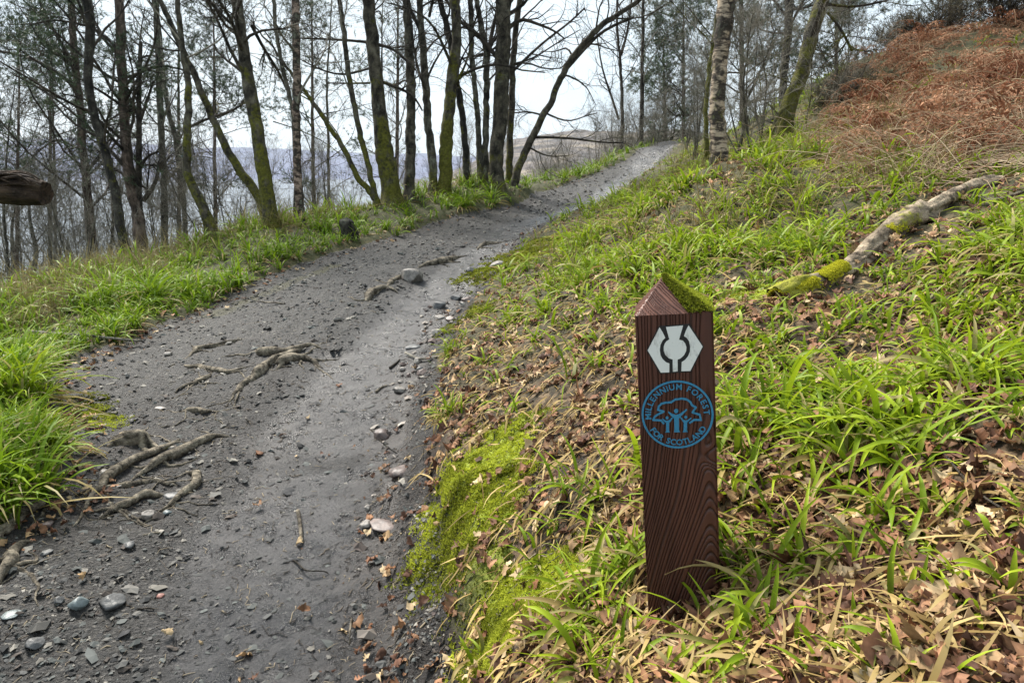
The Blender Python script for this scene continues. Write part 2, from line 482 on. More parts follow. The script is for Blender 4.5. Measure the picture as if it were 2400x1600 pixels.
def hit(u, v, Hf=None):
    """first ground point on the ray through (u, v)"""
    P = U(np.full(len(TS), u), np.full(len(TS), v), TS)
    z = (Hf or H0)(P[:, 0], P[:, 1])
    b = np.nonzero(P[:, 2] < z)[0]
    if len(b) == 0 or b[0] == 0: return P[-1]
    i = b[0]
    a0, a1 = P[i - 1, 2] - z[i - 1], P[i, 2] - z[i]
    t = a0 / (a0 - a1)
    return P[i - 1] * (1 - t) + P[i] * t

RE = [(1110,1600),(1070,1500),(1045,1400),(1035,1300),(1018,1200),(1010,1100),(1018,1000),(1025,920),(1035,860),(1065,785),(1110,705),(1165,640),(1220,575),(1290,520),(1370,490),(1440,460),(1500,415),(1565,362)]
LE = [(0,1235),(90,1190),(150,1150),(130,1030),(115,930),(150,865),(300,800),(400,755),(500,722),(620,650),(780,592),(900,562),(1010,524),(1120,497),(1230,472),(1300,442),(1400,405),(1480,368),(1530,342)]
REw = np.array([hit(*p)[:2] for p in RE]); LEw = np.array([hit(*p)[:2] for p in LE])
REw = np.concatenate([[(0.35, 0.6), (0.5, -1.0), (0.6, -4)][::-1], REw, [REw[-1] + (0.9, 2.0), REw[-1] + (2.5, 5.0)]])
LEw = np.concatenate([[(-2.2, 2.3), (-1.9, 1.0), (-1.6, -1), (-1.5, -4)][::-1], LEw, [LEw[-1] + (1.0, 2.0), LEw[-1] + (2.8, 5.0)]])
POLY = np.concatenate([REw, LEw[::-1]])
def inpoly(x, y, P):
    ins = np.zeros(np.shape(x), bool)
    for i in range(len(P)):
        x1, y1 = P[i]; x2, y2 = P[(i + 1) % len(P)]
        if y1 == y2: continue
        c = ((y1 > y) != (y2 > y)) & (x < (x2 - x1) * (y - y1) / (y2 - y1) + x1)
        ins ^= c
    return ins
def dline(x, y, P):
    d = np.full(np.shape(x), 1e9)
    for i in range(len(P) - 1):
        ax, ay = P[i]; bx, by = P[i + 1]
        dx, dy = bx - ax, by - ay
        t = np.clip(((x - ax) * dx + (y - ay) * dy) / (dx * dx + dy * dy + 1e-12), 0, 1)
        d = np.minimum(d, np.hypot(x - ax - t * dx, y - ay - t * dy))
    return d
def zones(x, y):
    """inside the path?, distance to its right edge, to its left edge"""
    wob = (fbm(x * 3, y * 3, 3, 3) - 0.5) * 0.16
    ins = inpoly(x + wob, y + wob * 0.7, POLY)
    return ins, dline(x, y, REw), dline(x, y, LEw)

def mud_band(x, y, dr):
    n = (fbm(x * 1.8, y * 1.8, 21, 3) - 0.5)
    w = 0.95 + 0.5 * n
    w = np.where(y > 5, w * 0.8, w)
    return sst(0.05, 0.2, dr) * (1 - sst(w - 0.12, w + 0.16, dr + n * .2))
def H(x, y, full=False):
    x = np.asarray(x, float); y = np.asarray(y, float)
    z = H0(x, y)
    ins, dr, dl = zones(x, y)
    r = np.hypot(x, y)
    near = 1 - sst(25, 45, r)
    # bank lip beside the muddy side, path slightly hollowed there
    lip = 0.10 * sst(-.02, 0.09, dr) * np.exp(-dr / 0.7) * (1 - 0.6 * sst(3, 8, y)) * near
    z = z + np.where(ins, 0, np.where(dr < dl, lip, 0.05 * sst(0, .15, dl) * np.exp(-dl / .6)))
    mud = mud_band(x, y, dr) * ins
    z = z - 0.045 * mud * (1 - .3 * sst(6, 12, y))
    z = z + np.where(ins, 1, 0) * ((fbm(x * 2.2, y * 2.2, 31, 3) - .5) * .035)
    # relief
    de = np.minimum(dr, dl)
    z = z + np.where(ins, 0.0, sst(.1, 1.3, de)) * near * ((fbm(x * 1.3, y * 1.3, 5, 4) - 0.5) * 0.2)
    z = z + np.where(ins, 0.026 + 0.026 * (1 - mud), 0.07) * near * (fbm(x * 9, y * 9, 8, 4, 0.6) - 0.5)
    z = z + sst(20, 60, r) * (fbm(x * .1, y * .1, 77, 4) - .5) * 5
    z = z + POSTFIX * np.exp(-((x - pb0[0]) ** 2 + (y - pb0[1]) ** 2) / .45 ** 2)
    if full: return z, ins, dr, dl, mud
    return z

POSTFIX, pb0 = 0.0, U(1603, 1425, 1.56)
POSTFIX = float(pb0[2] - H(pb0[0], pb0[1] - .05))
print('postfix', POSTFIX)
# grid, fine near the photographer, coarse far off
nx, ny = 860, 900
tx = np.linspace(-np.arcsinh(150 / 1.3), np.arcsinh(120 / 1.3), nx)
gx = 1.3 * np.sinh(tx) + 0.0
ty = np.linspace(-np.arcsinh(8 / 1.6), np.arcsinh(150 / 1.6), ny)
gy = 1.6 * np.sinh(ty) + 1.8
GX, GY = np.meshgrid(gx, gy)
GZ, INS, DR, DL, MUD = H(GX, GY, True)
fine = (fbm(GX * 45, GY * 45, 41, 3, .6) - .5)
chipz = np.abs(vn(GX * 28 + GY * 8, GY * 40, 44) - .5)
GZ = GZ + (1 - sst(5, 9, np.hypot(GX, GY))) * np.where(INS, 0.016 * fine * (1 - .6 * MUD) + .007 * (1 - MUD) * chipz, 0.012 * fine)
GZ = np.where(GZ < -40, -40, GZ)
VV = np.stack([GX, GY, GZ], -1).reshape(-1, 3)
I = (np.arange(ny - 1)[:, None] * nx + np.arange(nx - 1)[None]).ravel()
Qall = np.stack([I, I + 1, I + nx + 1, I + nx], -1)
insf = (INS.ravel()[Qall].sum(1) >= 2)

# moss patches on the banks: centre pixel, radius in metres, strength
MOSS = [(1115,1130,.30,1.0),(1085,1230,.26,1.0),(1075,1300,.2,.85),(1210,1480,.20,1.0),(1280,1400,.16,1.0),(1150,1560,.16,.9),
        (1200,620,.55,.85),(1260,585,.6,.8),(1090,760,.25,.8),(1960,392,.38,1.0),(2020,330,.3,.7),(2060,540,.12,.6),(1800,690,.2,.9),(205,985,.2,1.0),(170,960,.25,.7),
        (1150,1260,.14,.9),(1120,1400,.12,.7)]
MW = [(*hit(u, v)[:2], r, s) for u, v, r, s in MOSS]
def moss_w(x, y):
    m = np.zeros(np.shape(x))
    wx = (fbm(x * 7, y * 7, 61, 3) - .5)
    for cx, cy, r, s in MW:
        d = np.hypot(x - cx, y - cy) / r + wx * 1.1
        m = np.maximum(m, s * (1 - sst(0.6, 1.15, d)))
    return m
mossg = moss_w(GX, GY)
grassy = (1 - sst(0.0, 0.5, DR)) * 0
lefts = (DL < DR) & ~INS
gz_col = np.stack([mossg, np.where(lefts, 0.75, 0.12 + .5 * sst(2, 6, np.hypot(GX, GY))) * (1 - mossg),
                   np.where(lefts, 0, (1 - sst(0.0, 0.14, DR)) * .9), np.ones_like(GX)], -1).reshape(-1, 4)
strip = hit(640, 672)[:2]
STR = np.array([hit(*p)[:2] for p in [(505,738),(600,695),(700,655),(780,625)]])
d_str = dline(GX, GY, STR)
brown = np.maximum((1 - sst(0.12, 0.55, DR)) * (1 - .5 * sst(4, 7, GY)), 0)
leftbr = (1 - sst(0.0, 0.5, DL)) * .8
rootz = np.exp(-(((GX + 1.75) / .8) ** 2 + ((GY - 3.9) / 1.3) ** 2)) * .75
brown = np.clip(np.maximum(np.maximum(brown, leftbr), rootz) + (fbm(GX * 5, GY * 5, 15, 3) - .5) * .5, 0, 1)
pz_col = np.stack([MUD * sst(0.2, .5, fbm(GX * 2, GY * 2, 66, 3) + .2), brown, (1 - sst(.05, .16, d_str + (fbm(GX*8, GY*8, 9, 3)-.5)*.2)) + moss_w(GX, GY) * .8, np.ones_like(GX)], -1).reshape(-1, 4)
def submesh(name, Q, cols, mat):
    used = np.unique(Q)
    remap = np.full(len(VV), -1, np.int64); remap[used] = np.arange(len(used))
    return mesh_np(name, VV[used], remap[Q], None, cols[used], mat, True)
tag(submesh('path', Qall[insf], pz_col, M['path']), 'grey gritty footpath with a wet muddy channel along its right side', kind='structure')
tag(submesh('ground', Qall[~insf], gz_col, M['ground']), 'soil and leaf litter of the sloping woodland banks', kind='structure')

def nrmH(x, y, e=0.03):
    gx_ = (H0(x + e, y) - H0(x - e, y)) / (2 * e)
    gy_ = (H0(x, y + e) - H0(x, y - e)) / (2 * e)
    return nrm(np.stack([-gx_, -gy_, np.ones_like(gx_)], -1))

# ------------------------------------------------------------------ loch, far hills
me = bpy.data.meshes.new('water')
bm = bmesh.new()
bmesh.ops.create_grid(bm, x_segments=40, y_segments=40, size=9000)
bm.to_mesh(me); bm.free()
wo = bpy.data.objects.new('water', me); col.objects.link(wo)
wo.location = (0, 2000, -30)
tag(wo, 'pale still water of the loch below the trees', kind='structure')
m, nt, b = newmat('loch_water')
b.inputs['Base Color'].default_value = (0.03, 0.045, 0.055, 1)
b.inputs['Roughness'].default_value = 0.18
nz = noise(nt, 0.12, 5, 0.6, objco(nt, (1, 3, 1)))
bump(nt, nz, 0.12, 1.0, b)
me.materials.append(m)

def hill_mat(name, c0, c1, c2, sc_):
    m, nt, b = newmat(name)
    geo = nt.nodes.new('ShaderNodeNewGeometry')
    n1 = noise(nt, sc_, 8, 0.62, geo.outputs['Position'])
    nt.links.new(ramp(nt, n1, [(0.35, c0), (0.52, c1), (0.7, c2)]).outputs[0], b.inputs['Base Color'])
    b.inputs['Roughness'].default_value = 0.95
    b.inputs['Specular IOR Level'].default_value = 0.05
    return m
M['hill'] = hill_mat('far_hill_haze_tint', (0.035, 0.05, 0.13), (0.06, 0.075, 0.17), (0.10, 0.10, 0.20), 0.004)  # blue of the distant haze is painted into the hill colour
M['moor'] = hill_mat('heather_moor', (0.03, 0.03, 0.03), (0.12, 0.10, 0.09), (0.34, 0.28, 0.20), 0.02)
def ridge(name, r0, r1, a0, a1, hf, mat, label, na=220, nr=40):
    az = np.radians(np.linspace(a0, a1, na)); t = np.linspace(0, 1, nr)
    A, T = np.meshgrid(az, t)
    rr = r0 + (r1 - r0) * T
    X, Y = rr * np.sin(A), rr * np.cos(A)
    h = hf(np.degrees(A))
    prof = np.sin(np.clip(T * 1.25, 0, 1) * math.pi / 2) ** 1.2 * (1 - sst(.85, 1.0, T) * .6)
    Z = -31 + h * prof * (0.78 + 0.44 * fbm(X / 500, Y / 500, 91, 5))
    V = np.stack([X, Y, Z], -1).reshape(-1, 3)
    i = (np.arange(nr - 1)[:, None] * na + np.arange(na - 1)[None]).ravel()
    o = mesh_np(name, V, np.stack([i, i + 1, i + na + 1, i + na], -1), None, None, mat)
    tag(o, label, kind='structure')
ridge('hills', 3000, 4200, -75, 30, lambda a: 31 + 120 * np.exp(-((a + 30) / 14) ** 2) + 70 * np.exp(-((a + 4) / 20) ** 2) + 25 * (fbm(a * .25 + 9, a * 0, 5, 4) - .5), M['hill'],
      'haze-tinted blue hills on the far side of the loch')
ridge('moor', 650, 1500, -8, 55, lambda a: 20 + 80 * sst(-6, 4, a) + 35 * (fbm(a * .3 + 40, a * 0, 15, 4) - .5), M['moor'],
      'brown heather moor rising beyond the end of the path')

# ------------------------------------------------------------------ signpost
def wood_post_mat():
    m, nt, b = newmat('stained_post_wood')
    co = objco(nt, (30, 30, 3))
    a = N_(nt, 'ShaderNodeVertexColor', layer_name='Col')
    n1 = noise(nt, 1.0, 6, 0.6, co)
    c = mix(nt, ramp(nt, n1, [(0.3, 0.0), (0.7, 1.0)]).outputs[0], (0.052, 0.017, 0.010), (0.108, 0.039, 0.023))
    c = mix(nt, 1.0, c, a.outputs['Color'], 'MULTIPLY')
    nt.links.new(c, b.inputs['Base Color'])
    b.inputs['Roughness'].default_value = 0.5
    b.inputs['Specular IOR Level'].default_value = 0.4
    bump(nt, noise(nt, 3.0, 5, 0.7, co), 0.3, 0.002, b)
    return m
def flat_mat(name, c, rough=0.5, wear=None, sc_=60):
    m, nt, b = newmat(name)
    n1 = noise(nt, sc_, 5, 0.7, objco(nt, (1, 1, .35)))
    if wear is None: wear = tuple(x * .6 for x in c)
    cc = ramp(nt, n1, [(0.30, wear), (0.46, c)]).outputs[0]
    nt.links.new(cc, b.inputs['Base Color'])
    b.inputs['Roughness'].default_value = rough
    return m
M['post'] = wood_post_mat()
M['white'] = flat_mat('white_emblem_paint', (0.74, 0.76, 0.72), 0.5, (0.34, 0.34, 0.31), 55)
M['black'] = flat_mat('black_emblem_paint', (0.006, 0.006, 0.006), 0.5)
M['blue'] = flat_mat('blue_emblem_paint', (0.028, 0.21, 0.37), 0.55, (0.022, 0.12, 0.20), 90)
PW = 0.075
pb = U(1603, 1420, 1.56); pt = U(1579, 736, 1.445)
zax = Vector(pt - pb).normalized()
yaw = R(-10)
fn = Vector((math.sin(yaw), -math.cos(yaw), 0))
fn = (fn - zax * fn.dot(zax)).normalized()           # outward normal of the front
xax = zax.cross(fn) * -1
if xax.x < 0: xax = -xax
yax = zax.cross(xax)
Mp = Matrix((( *xax, 0), (*yax, 0), (*zax, 0), (0, 0, 0, 1))).transposed()
PH = float(np.linalg.norm(pt - pb))
org = Vector(pb) + yax * PW
Mp.translation = org
post = empty('signpost')
post.matrix_world = Mp
tag(post, 'dark brown square wooden waymarker post with white thistle and blue round emblem', 'signpost')
def gfun(x, z):
    k = 46 * np.log1p(np.exp((0.33 - z) * 22)) / 22
    wx = (vn(x * 22, z * 9, 5) - .5) * .7 + (vn(x * 8, z * 3.2, 6) - .5) * 2.2
    knot = 2.4 * np.exp(-(((x - .066) / .02) ** 2 + ((z - .33) / .02) ** 2))
    return 140 * np.sqrt((x - .058) ** 2 + .014 ** 2) - k + wx + knot
def ringd(g):
    g = g + .35 * np.sin(g * .7) + .2 * np.sin(g * 1.9)
    w = g - np.floor(g)
    return np.where(w < .72, 0.0, 1.0) * 0 + sst(.55, .78, w) * (1 - sst(.9, 1.0, w))
def post_mesh():
    A = Acc()
    TH = 0.068
    def panel(fn_p, na, nb, out, dfun, shade=1.0):
        a, b_ = np.meshgrid(np.linspace(0, 1, na), np.linspace(0, 1, nb))
        P = fn_p(a, b_)
        d = dfun(P, a, b_)
        edge = np.minimum(np.minimum(a, 1 - a) * 30, 1)
        V = P - np.array(out)[None, None] * (d * 0.0024)[..., None] - np.array(out)[None, None] * ((1 - edge) * .002)[..., None]
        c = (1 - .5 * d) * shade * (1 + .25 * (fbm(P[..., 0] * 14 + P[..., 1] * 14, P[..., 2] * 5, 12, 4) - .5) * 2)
        C = np.stack([c, c, c], -1)
        i = (np.arange(nb - 1)[:, None] * na + np.arange(na - 1)[None]).ravel()
        Q = np.stack([i, i + 1, i + na + 1, i + na], -1)
        A.add(V.reshape(-1, 3), Q, None, C.reshape(-1, 3))
    z0 = -0.25
    zz = lambda b_: z0 + (PH - z0) * b_
    panel(lambda a, b_: np.stack([-PW + 2 * PW * a, 0 * a - PW, zz(b_)], -1), 260, 420, (0, -1, 0), lambda P, a, b_: ringd(gfun(P[..., 0], P[..., 2])))
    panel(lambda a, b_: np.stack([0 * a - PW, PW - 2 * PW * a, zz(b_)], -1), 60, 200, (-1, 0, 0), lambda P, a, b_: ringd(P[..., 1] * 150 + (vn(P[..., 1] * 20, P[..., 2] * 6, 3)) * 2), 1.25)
    panel(lambda a, b_: np.stack([0 * a + PW, -PW + 2 * PW * a, zz(b_)], -1), 60, 200, (1, 0, 0), lambda P, a, b_: ringd(P[..., 1] * 110 + (vn(P[..., 1] * 20, P[..., 2] * 6, 4)) * 2))
    panel(lambda a, b_: np.stack([PW - 2 * PW * a, 0 * a + PW, zz(b_)], -1), 60, 100, (0, 1, 0), lambda P, a, b_: ringd(P[..., 0] * 110 + (vn(P[..., 0] * 20, P[..., 2] * 6, 4)) * 2))
    for k in range(4):
        c, s = [(1, 0), (0, 1), (-1, 0), (0, -1)][k]
        def fp(a, b_, c=c, s=s):
            x = (-PW + 2 * PW * a) * (1 - b_); y = -PW * (1 - b_)
            return np.stack([x * c - y * s - .016 * b_, x * s + y * c, PH + TH * b_], -1)
        nv = nrm(np.array([[s * 0.0 - (-1) * s, -c * 1.0, PW / TH]]))[0]
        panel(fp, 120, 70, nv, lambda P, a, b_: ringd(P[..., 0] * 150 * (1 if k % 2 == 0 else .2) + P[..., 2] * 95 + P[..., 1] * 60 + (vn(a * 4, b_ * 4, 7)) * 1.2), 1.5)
    return A
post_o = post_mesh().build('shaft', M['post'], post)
def cutout(name, polys, y, thick, mat, parent):
    bm = bmesh.new()
    for poly in polys:
        vs = [bm.verts.new((p[0], y, p[1])) for p in poly]
        f = bm.faces.new(vs)
    bm.normal_update()
    bmesh.ops.triangulate(bm, faces=bm.faces[:], ngon_method='EAR_CLIP')
    r = bmesh.ops.extrude_face_region(bm, geom=bm.faces[:])
    bmesh.ops.translate(bm, vec=(0, -thick, 0), verts=[v for v in r['geom'] if isinstance(v, bmesh.types.BMVert)])
    bmesh.ops.recalc_face_normals(bm, faces=bm.faces[:])
    me = bpy.data.meshes.new(name); bm.to_mesh(me); bm.free()
    me.materials.append(mat)
    o = bpy.data.objects.new(name, me); col.objects.link(o); o.parent = parent
    return o
SX, SZ = 0.00019, 0.0002
def dz(pts, cx, cy, zc, grow=0.0):
    out = []
    for x, y in pts:
        X = (x - cx - 0.05 * (y - cy)) * SX
        Z = zc - (y - cy) * SZ
        out.append((X, Z))
    return out
zh, zd = PH - 0.0700, PH - 0.2035
HL = [(408,203),(288,430),(425,660),(512,660),(512,570),(478,557),(440,520),(420,480),(412,430),(418,380),(440,335),(467,310),(440,255)]
HR = [(700,195),(845,412),(725,652),(635,652),(637,560),(670,540),(700,505),(718,460),(720,410),(708,355),(685,320),(655,300),(675,245)]
HC = [(472,203),(645,195),(606,335),(645,345),(670,375),(682,410),(680,450),(660,490),(625,522),(595,533),(598,652),(548,655),(545,530),(505,517),(470,482),(452,440),(452,400),(462,368),(480,345),(508,328)]
HB = [(400,190),(275,430),(415,672),(735,664),(858,412),(712,182)]
hexg = cutout('thistle_emblem', [dz(HB, 567, 430, zh)], -PW - 0.0002, 0.0008, M['black'], post)
hexg['label'] = 'white hexagon with thistle outline'
for nm, pl in (('emblem_side', HL), ('emblem_side', HR), ('thistle_shape', HC)):
    cutout(nm, [dz(pl, 567, 430, zh)], -PW - 0.001, 0.0012, M['white'], hexg)
ring = []
NR = 72
cz = zd
bm = bmesh.new()
def ann(r0, r1, n=72):
    V = []
    for k in range(n):
        a = 2 * math.pi * k / n
        for r in (r0, r1):
            V.append(bm.verts.new((r * math.cos(a), -PW - .001, cz + r * math.sin(a))))
    for k in range(n):
        j = (k + 1) % n
        bm.faces.new((V[2 * k], V[2 * k + 1], V[2 * j + 1], V[2 * j]))
ann(0.0665, 0.0705)
r = bmesh.ops.extrude_face_region(bm, geom=bm.faces[:])
bmesh.ops.translate(bm, vec=(0, -.0012, 0), verts=[v for v in r['geom'] if isinstance(v, bmesh.types.BMVert)])
bmesh.ops.recalc_face_normals(bm, faces=bm.faces[:])
me = bpy.data.meshes.new('round_emblem'); bm.to_mesh(me); bm.free(); me.materials.append(M['blue'])
remb = bpy.data.objects.new('round_emblem', me); col.objects.link(remb); remb.parent = post
remb['label'] = 'blue ring reading MILLENNIUM FOREST FOR SCOTLAND'
def stroke(pts, w):
    pts = np.array(pts, float)
    out = []
    for i in range(len(pts) - 1):
        a, b_ = pts[i], pts[i + 1]
        d = (b_ - a) / np.linalg.norm(b_ - a)
        a2, b2 = a - d * w * .3, b_ + d * w * .3
        n_ = np.array([-d[1], d[0]]) * w / 2
        out.append([a2 + n_, b2 + n_, b2 - n_, a2 - n_])
    return out
TO = [(455,1185),(430,1152),(345,1145),(362,1110),(400,1085),(455,1060),(395,1040),(402,1005),(430,978),(470,968),(530,965),(570,938),(640,930),(690,940),(725,965),(745,1000),(785,1025),(750,1075),(825,1100),(838,1155),(770,1152),(725,1182)]
for i_, s in enumerate([None]):
    polys = []
    for q in stroke(TO, 20): polys.append(dz(q, 595, 1095, zd))
    # joined as one outline: small offsets in depth keep overlapping strokes apart
    A = Acc()
    for k, q in enumerate(polys):
        y0 = -PW - .0022 - .00004 * (k % 3)
        V = [(x, y0, z) for x, z in q] + [(x, -PW - .0005, z) for x, z in q]
        A.add(V, [(0, 1, 2, 3), (0, 4, 5, 1), (1, 5, 6, 2), (2, 6, 7, 3), (3, 7, 4, 0)])
    A.build('tree_outline', M['blue'], remb, smooth=False)
BC = [(500,1058),(545,1085),(583,1098),(622,1085),(690,1036),(697,1048),(640,1105),(612,1135),(616,1255),(628,1278),(562,1278),(568,1255),(562,1135),(530,1105),(500,1072)]
BL = [(440,1128),(470,1150),(490,1157),(520,1145),(548,1112),(554,1120),(530,1160),(513,1178),(513,1262),(522,1278),(470,1278),(482,1262),(480,1178),(462,1165),(440,1142)]
BR_ = [(735,1128),(705,1150),(683,1157),(655,1145),(627,1112),(621,1120),(645,1160),(662,1178),(662,1262),(652,1278),(706,1278),(698,1262),(698,1178),(712,1165),(745,1135)]
def circ(cx, cy, r): return [(cx + r * math.cos(2 * math.pi * k / 14), cy - r * math.sin(2 * math.pi * k / 14)) for k in range(14)]
for bdy, (hx, hy, hr) in ((BC, (583, 1062, 23)), (BL, (490, 1131, 16)), (BR_, (683, 1128, 16))):
    cutout('figure_shape', [dz(bdy, 595, 1095, zd), dz(circ(hx, hy - 6, hr), 595, 1095, zd)], -PW - .001, .0012, M['blue'], remb)
def glyph(ch):
    cu = bpy.data.curves.new('letter', 'FONT')
    cu.body = ch; cu.size = 0.0165; cu.offset = 0.00035; cu.extrude = 0.0005; cu.resolution_u = 3
    o = bpy.data.objects.new('letter', cu)
    col.objects.link(o)
    dg = bpy.context.evaluated_depsgraph_get()
    me = bpy.data.meshes.new_from_object(o.evaluated_get(dg))
    bpy.data.objects.remove(o)
    V = np.array([v.co[:] for v in me.vertices]) if len(me.vertices) else np.zeros((0, 3))
    F = [tuple(p.vertices) for p in me.polygons]
    return V, F
GL = {c: glyph(c) for c in set('MILLENNIUMFORESTFORSCOTLAND')}
def arc_text(txt, a0, a1, rad, up):
    ws = [0.0075 if c == ' ' else GL[c][0][:, 0].max() - GL[c][0][:, 0].min() + .0022 for c in txt]
    tot = sum(ws)
    out = Acc(); pos = 0
    for c, w in zip(txt, ws):
        mid = pos + w / 2; pos += w
        if c == ' ': continue
        a = R(a0 + (a1 - a0) * mid / tot)
        V, F = GL[c]
        x = V[:, 0] - (V[:, 0].max() + V[:, 0].min()) / 2
        y = V[:, 1] - 0.0058
        th = a - math.pi / 2 if up else a + math.pi / 2
        cx, cy = rad * math.cos(a), rad * math.sin(a)
        X = cx + x * math.cos(th) - y * math.sin(th)
        Z = cz + cy + x * math.sin(th) + y * math.cos(th)
        W = np.stack([X, -PW - .0016 - V[:, 2] * 1.2, Z], -1)
        T3, Q4 = [f for f in F if len(f) == 3], [f for f in F if len(f) == 4]
        o = Acc(); o.add(W, Q4, T3)
        q = o.build('letter', M['blue'], remb, smooth=False)
arc_text('MILLENNIUM FOREST', 190, -3, 0.0575, True)
arc_text('FOR SCOTLAND', 209, 333, 0.0575, False)

# ------------------------------------------------------------------ blades, leaves, moss
def blades(A, base, az, length, width, elev, droop, c0, c1, K=5, twist=None, vee=False, up=None):
    """arched ribbons; c0 root colour, c1 tip colour"""
    N = len(base)
    az = np.asarray(az); el = np.asarray(elev)[:, None] - np.asarray(droop)[:, None] * (np.arange(K)[None] / (K - 1)) ** 1.3
    azk = az[:, None] + (twist[:, None] if twist is not None else 0) * (np.arange(K)[None] / K)
    st = (length / K)[:, None]
    d = np.stack([np.cos(el) * np.cos(azk), np.cos(el) * np.sin(azk), np.sin(el)], -1) * st[..., None]
    P = np.concatenate([base[:, None], base[:, None] + np.cumsum(d, 1)], 1)        # N,K+1,3
    t = np.arange(K + 1) / K
    prof = np.array([0.6, 0.95, 1.0, 0.85, 0.55, 0.06]) if K == 5 else np.interp(t, [0, .2, .5, .8, 1], [.6, 1, .95, .6, .06])
    side = np.stack([-np.sin(az), np.cos(az), 0 * az], -1)[:, None] * (width[:, None] * prof[None] / 2)[..., None]
    tl = rng.normal(0, .35, N)
    side = side + np.array([0, 0, 1.0]) * (np.linalg.norm(side, axis=-1) * tl[:, None])[..., None]
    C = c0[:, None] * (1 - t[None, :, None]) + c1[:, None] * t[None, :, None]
    if vee:
        drop = np.array([0, 0, -1.0]) * (width[:, None] * prof[None] * .28)[..., None]
        V = np.stack([P - side, P + drop, P + side], 2).reshape(-1, 3)
        C = np.repeat(C[:, :, None], 3, 2).reshape(-1, 3)
        b_ = (np.arange(N)[:, None] * (K + 1) + np.arange(K)[None]).ravel() * 3
        Q = np.concatenate([np.stack([b_, b_ + 1, b_ + 4, b_ + 3], -1), np.stack([b_ + 1, b_ + 2, b_ + 5, b_ + 4], -1)])
    else:
        V = np.stack([P - side, P + side], 2).reshape(-1, 3)
        C = np.repeat(C[:, :, None], 2, 2).reshape(-1, 3)
        b_ = (np.arange(N)[:, None] * (K + 1) + np.arange(K)[None]).ravel() * 2
        Q = np.stack([b_, b_ + 1, b_ + 3, b_ + 2], -1)
    A.add(V, Q, None, C)

def lerp(a, b, t): return np.asarray(a) + (np.asarray(b) - np.asarray(a)) * t[:, None]
def ingrid(n, x0, x1, y0, y1):
    return rng.uniform(x0, x1, n), rng.uniform(y0, y1, n)
def logpolar(n, r0, r1, a0, a1, pw=0.0):
    """points around the photographer, thinner with distance; angles from +Y to +X in degrees"""
    u = rng.random(n)
    r = r0 * (r1 / r0) ** u if pw == 0 else (r0 ** pw + (r1 ** pw - r0 ** pw) * u) ** (1 / pw)
    a = np.radians(rng.uniform(a0, a1, n))
    return r * np.sin(a), r * np.cos(a)
def inview(x, y):
    return (y > 0.25) & (np.abs(x) < 0.85 * y + 0.9)
BRK = np.array([(4.3,9.9),(3.65,8.1),(3.15,7.0),(2.85,6.0),(3.0,5.35),(3.35,4.95),(4.3,4.5),(9,2),(18,8),(14,22),(5.2,13)])
def clump_grass(A, x, y, nb, Lm, Wm, green, strawf, K=5, vee=False, elo=25, ehi=80, spread=.02, dr=(0.5, 1.7)):
    """nb blades from each clump centre (x, y)"""
    n = len(x)
    z = H(x, y)
    s = rng.uniform(.6, 1.25, n)
    pn = fbm(x * 1.4, y * 1.4, 55, 3)
    s = s * (.62 + .85 * sst(.34, .64, pn))
    hue = np.clip(rng.random(n) * .8 + .6 * (pn - .4), 0, 1)
    cnt = np.maximum(3, rng.poisson(nb, n))
    idx = np.repeat(np.arange(n), cnt)
    N = len(idx)
    az = rng.uniform(0, 2 * math.pi, N)
    off = rng.normal(0, spread, (N, 2))
    b_ = np.stack([x[idx] + off[:, 0], y[idx] + off[:, 1], z[idx] - .01], -1)
    L_ = Lm * s[idx] * rng.uniform(.45, 1.15, N)
    W_ = Wm * rng.uniform(.6, 1.3, N) * (0.7 + .3 * s[idx])
    el = np.radians(rng.uniform(elo, ehi, N))
    drp = rng.uniform(*dr, N)
    st = rng.random(N) < strawf
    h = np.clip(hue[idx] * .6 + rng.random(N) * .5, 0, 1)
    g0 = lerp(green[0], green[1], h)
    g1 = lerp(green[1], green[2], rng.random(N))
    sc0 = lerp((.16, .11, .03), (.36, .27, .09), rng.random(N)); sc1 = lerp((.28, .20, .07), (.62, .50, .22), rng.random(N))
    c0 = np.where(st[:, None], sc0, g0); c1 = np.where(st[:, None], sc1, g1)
    tipdry = (~st) & (rng.random(N) < .12)
    c1 = np.where(tipdry[:, None], lerp((.35, .27, .1), (.5, .4, .2), rng.random(N)), c1)
    el = np.where(st, el * .35, el)
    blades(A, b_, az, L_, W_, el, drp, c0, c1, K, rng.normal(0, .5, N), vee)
GREEN = ((.020, .046, .004), (.13, .235, .009), (.36, .50, .027))  # root greens, here and below, darkened to paint the shadow between blades
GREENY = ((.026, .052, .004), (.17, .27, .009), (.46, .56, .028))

# bank on the right of the path
x, y = logpolar(24000, .75, 22, -35, 62, .3)
ins, dr_, dl_ = zones(x, y)
r_ = np.hypot(x, y)
patch = fbm(x * 1.6, y * 1.6, 101, 3)
dens = .3 + .8 * sst(.1, .9, dr_ - .25 * (r_ > 5))
dens *= np.where((dr_ < 1.1) & (y < 4.6), .34, 1)
dens *= .26 + .85 * sst(.42, .56, patch)
dens *= 1 - .97 * moss_w(x, y)
dens *= np.where(inpoly(x, y, BRK), .1, 1)
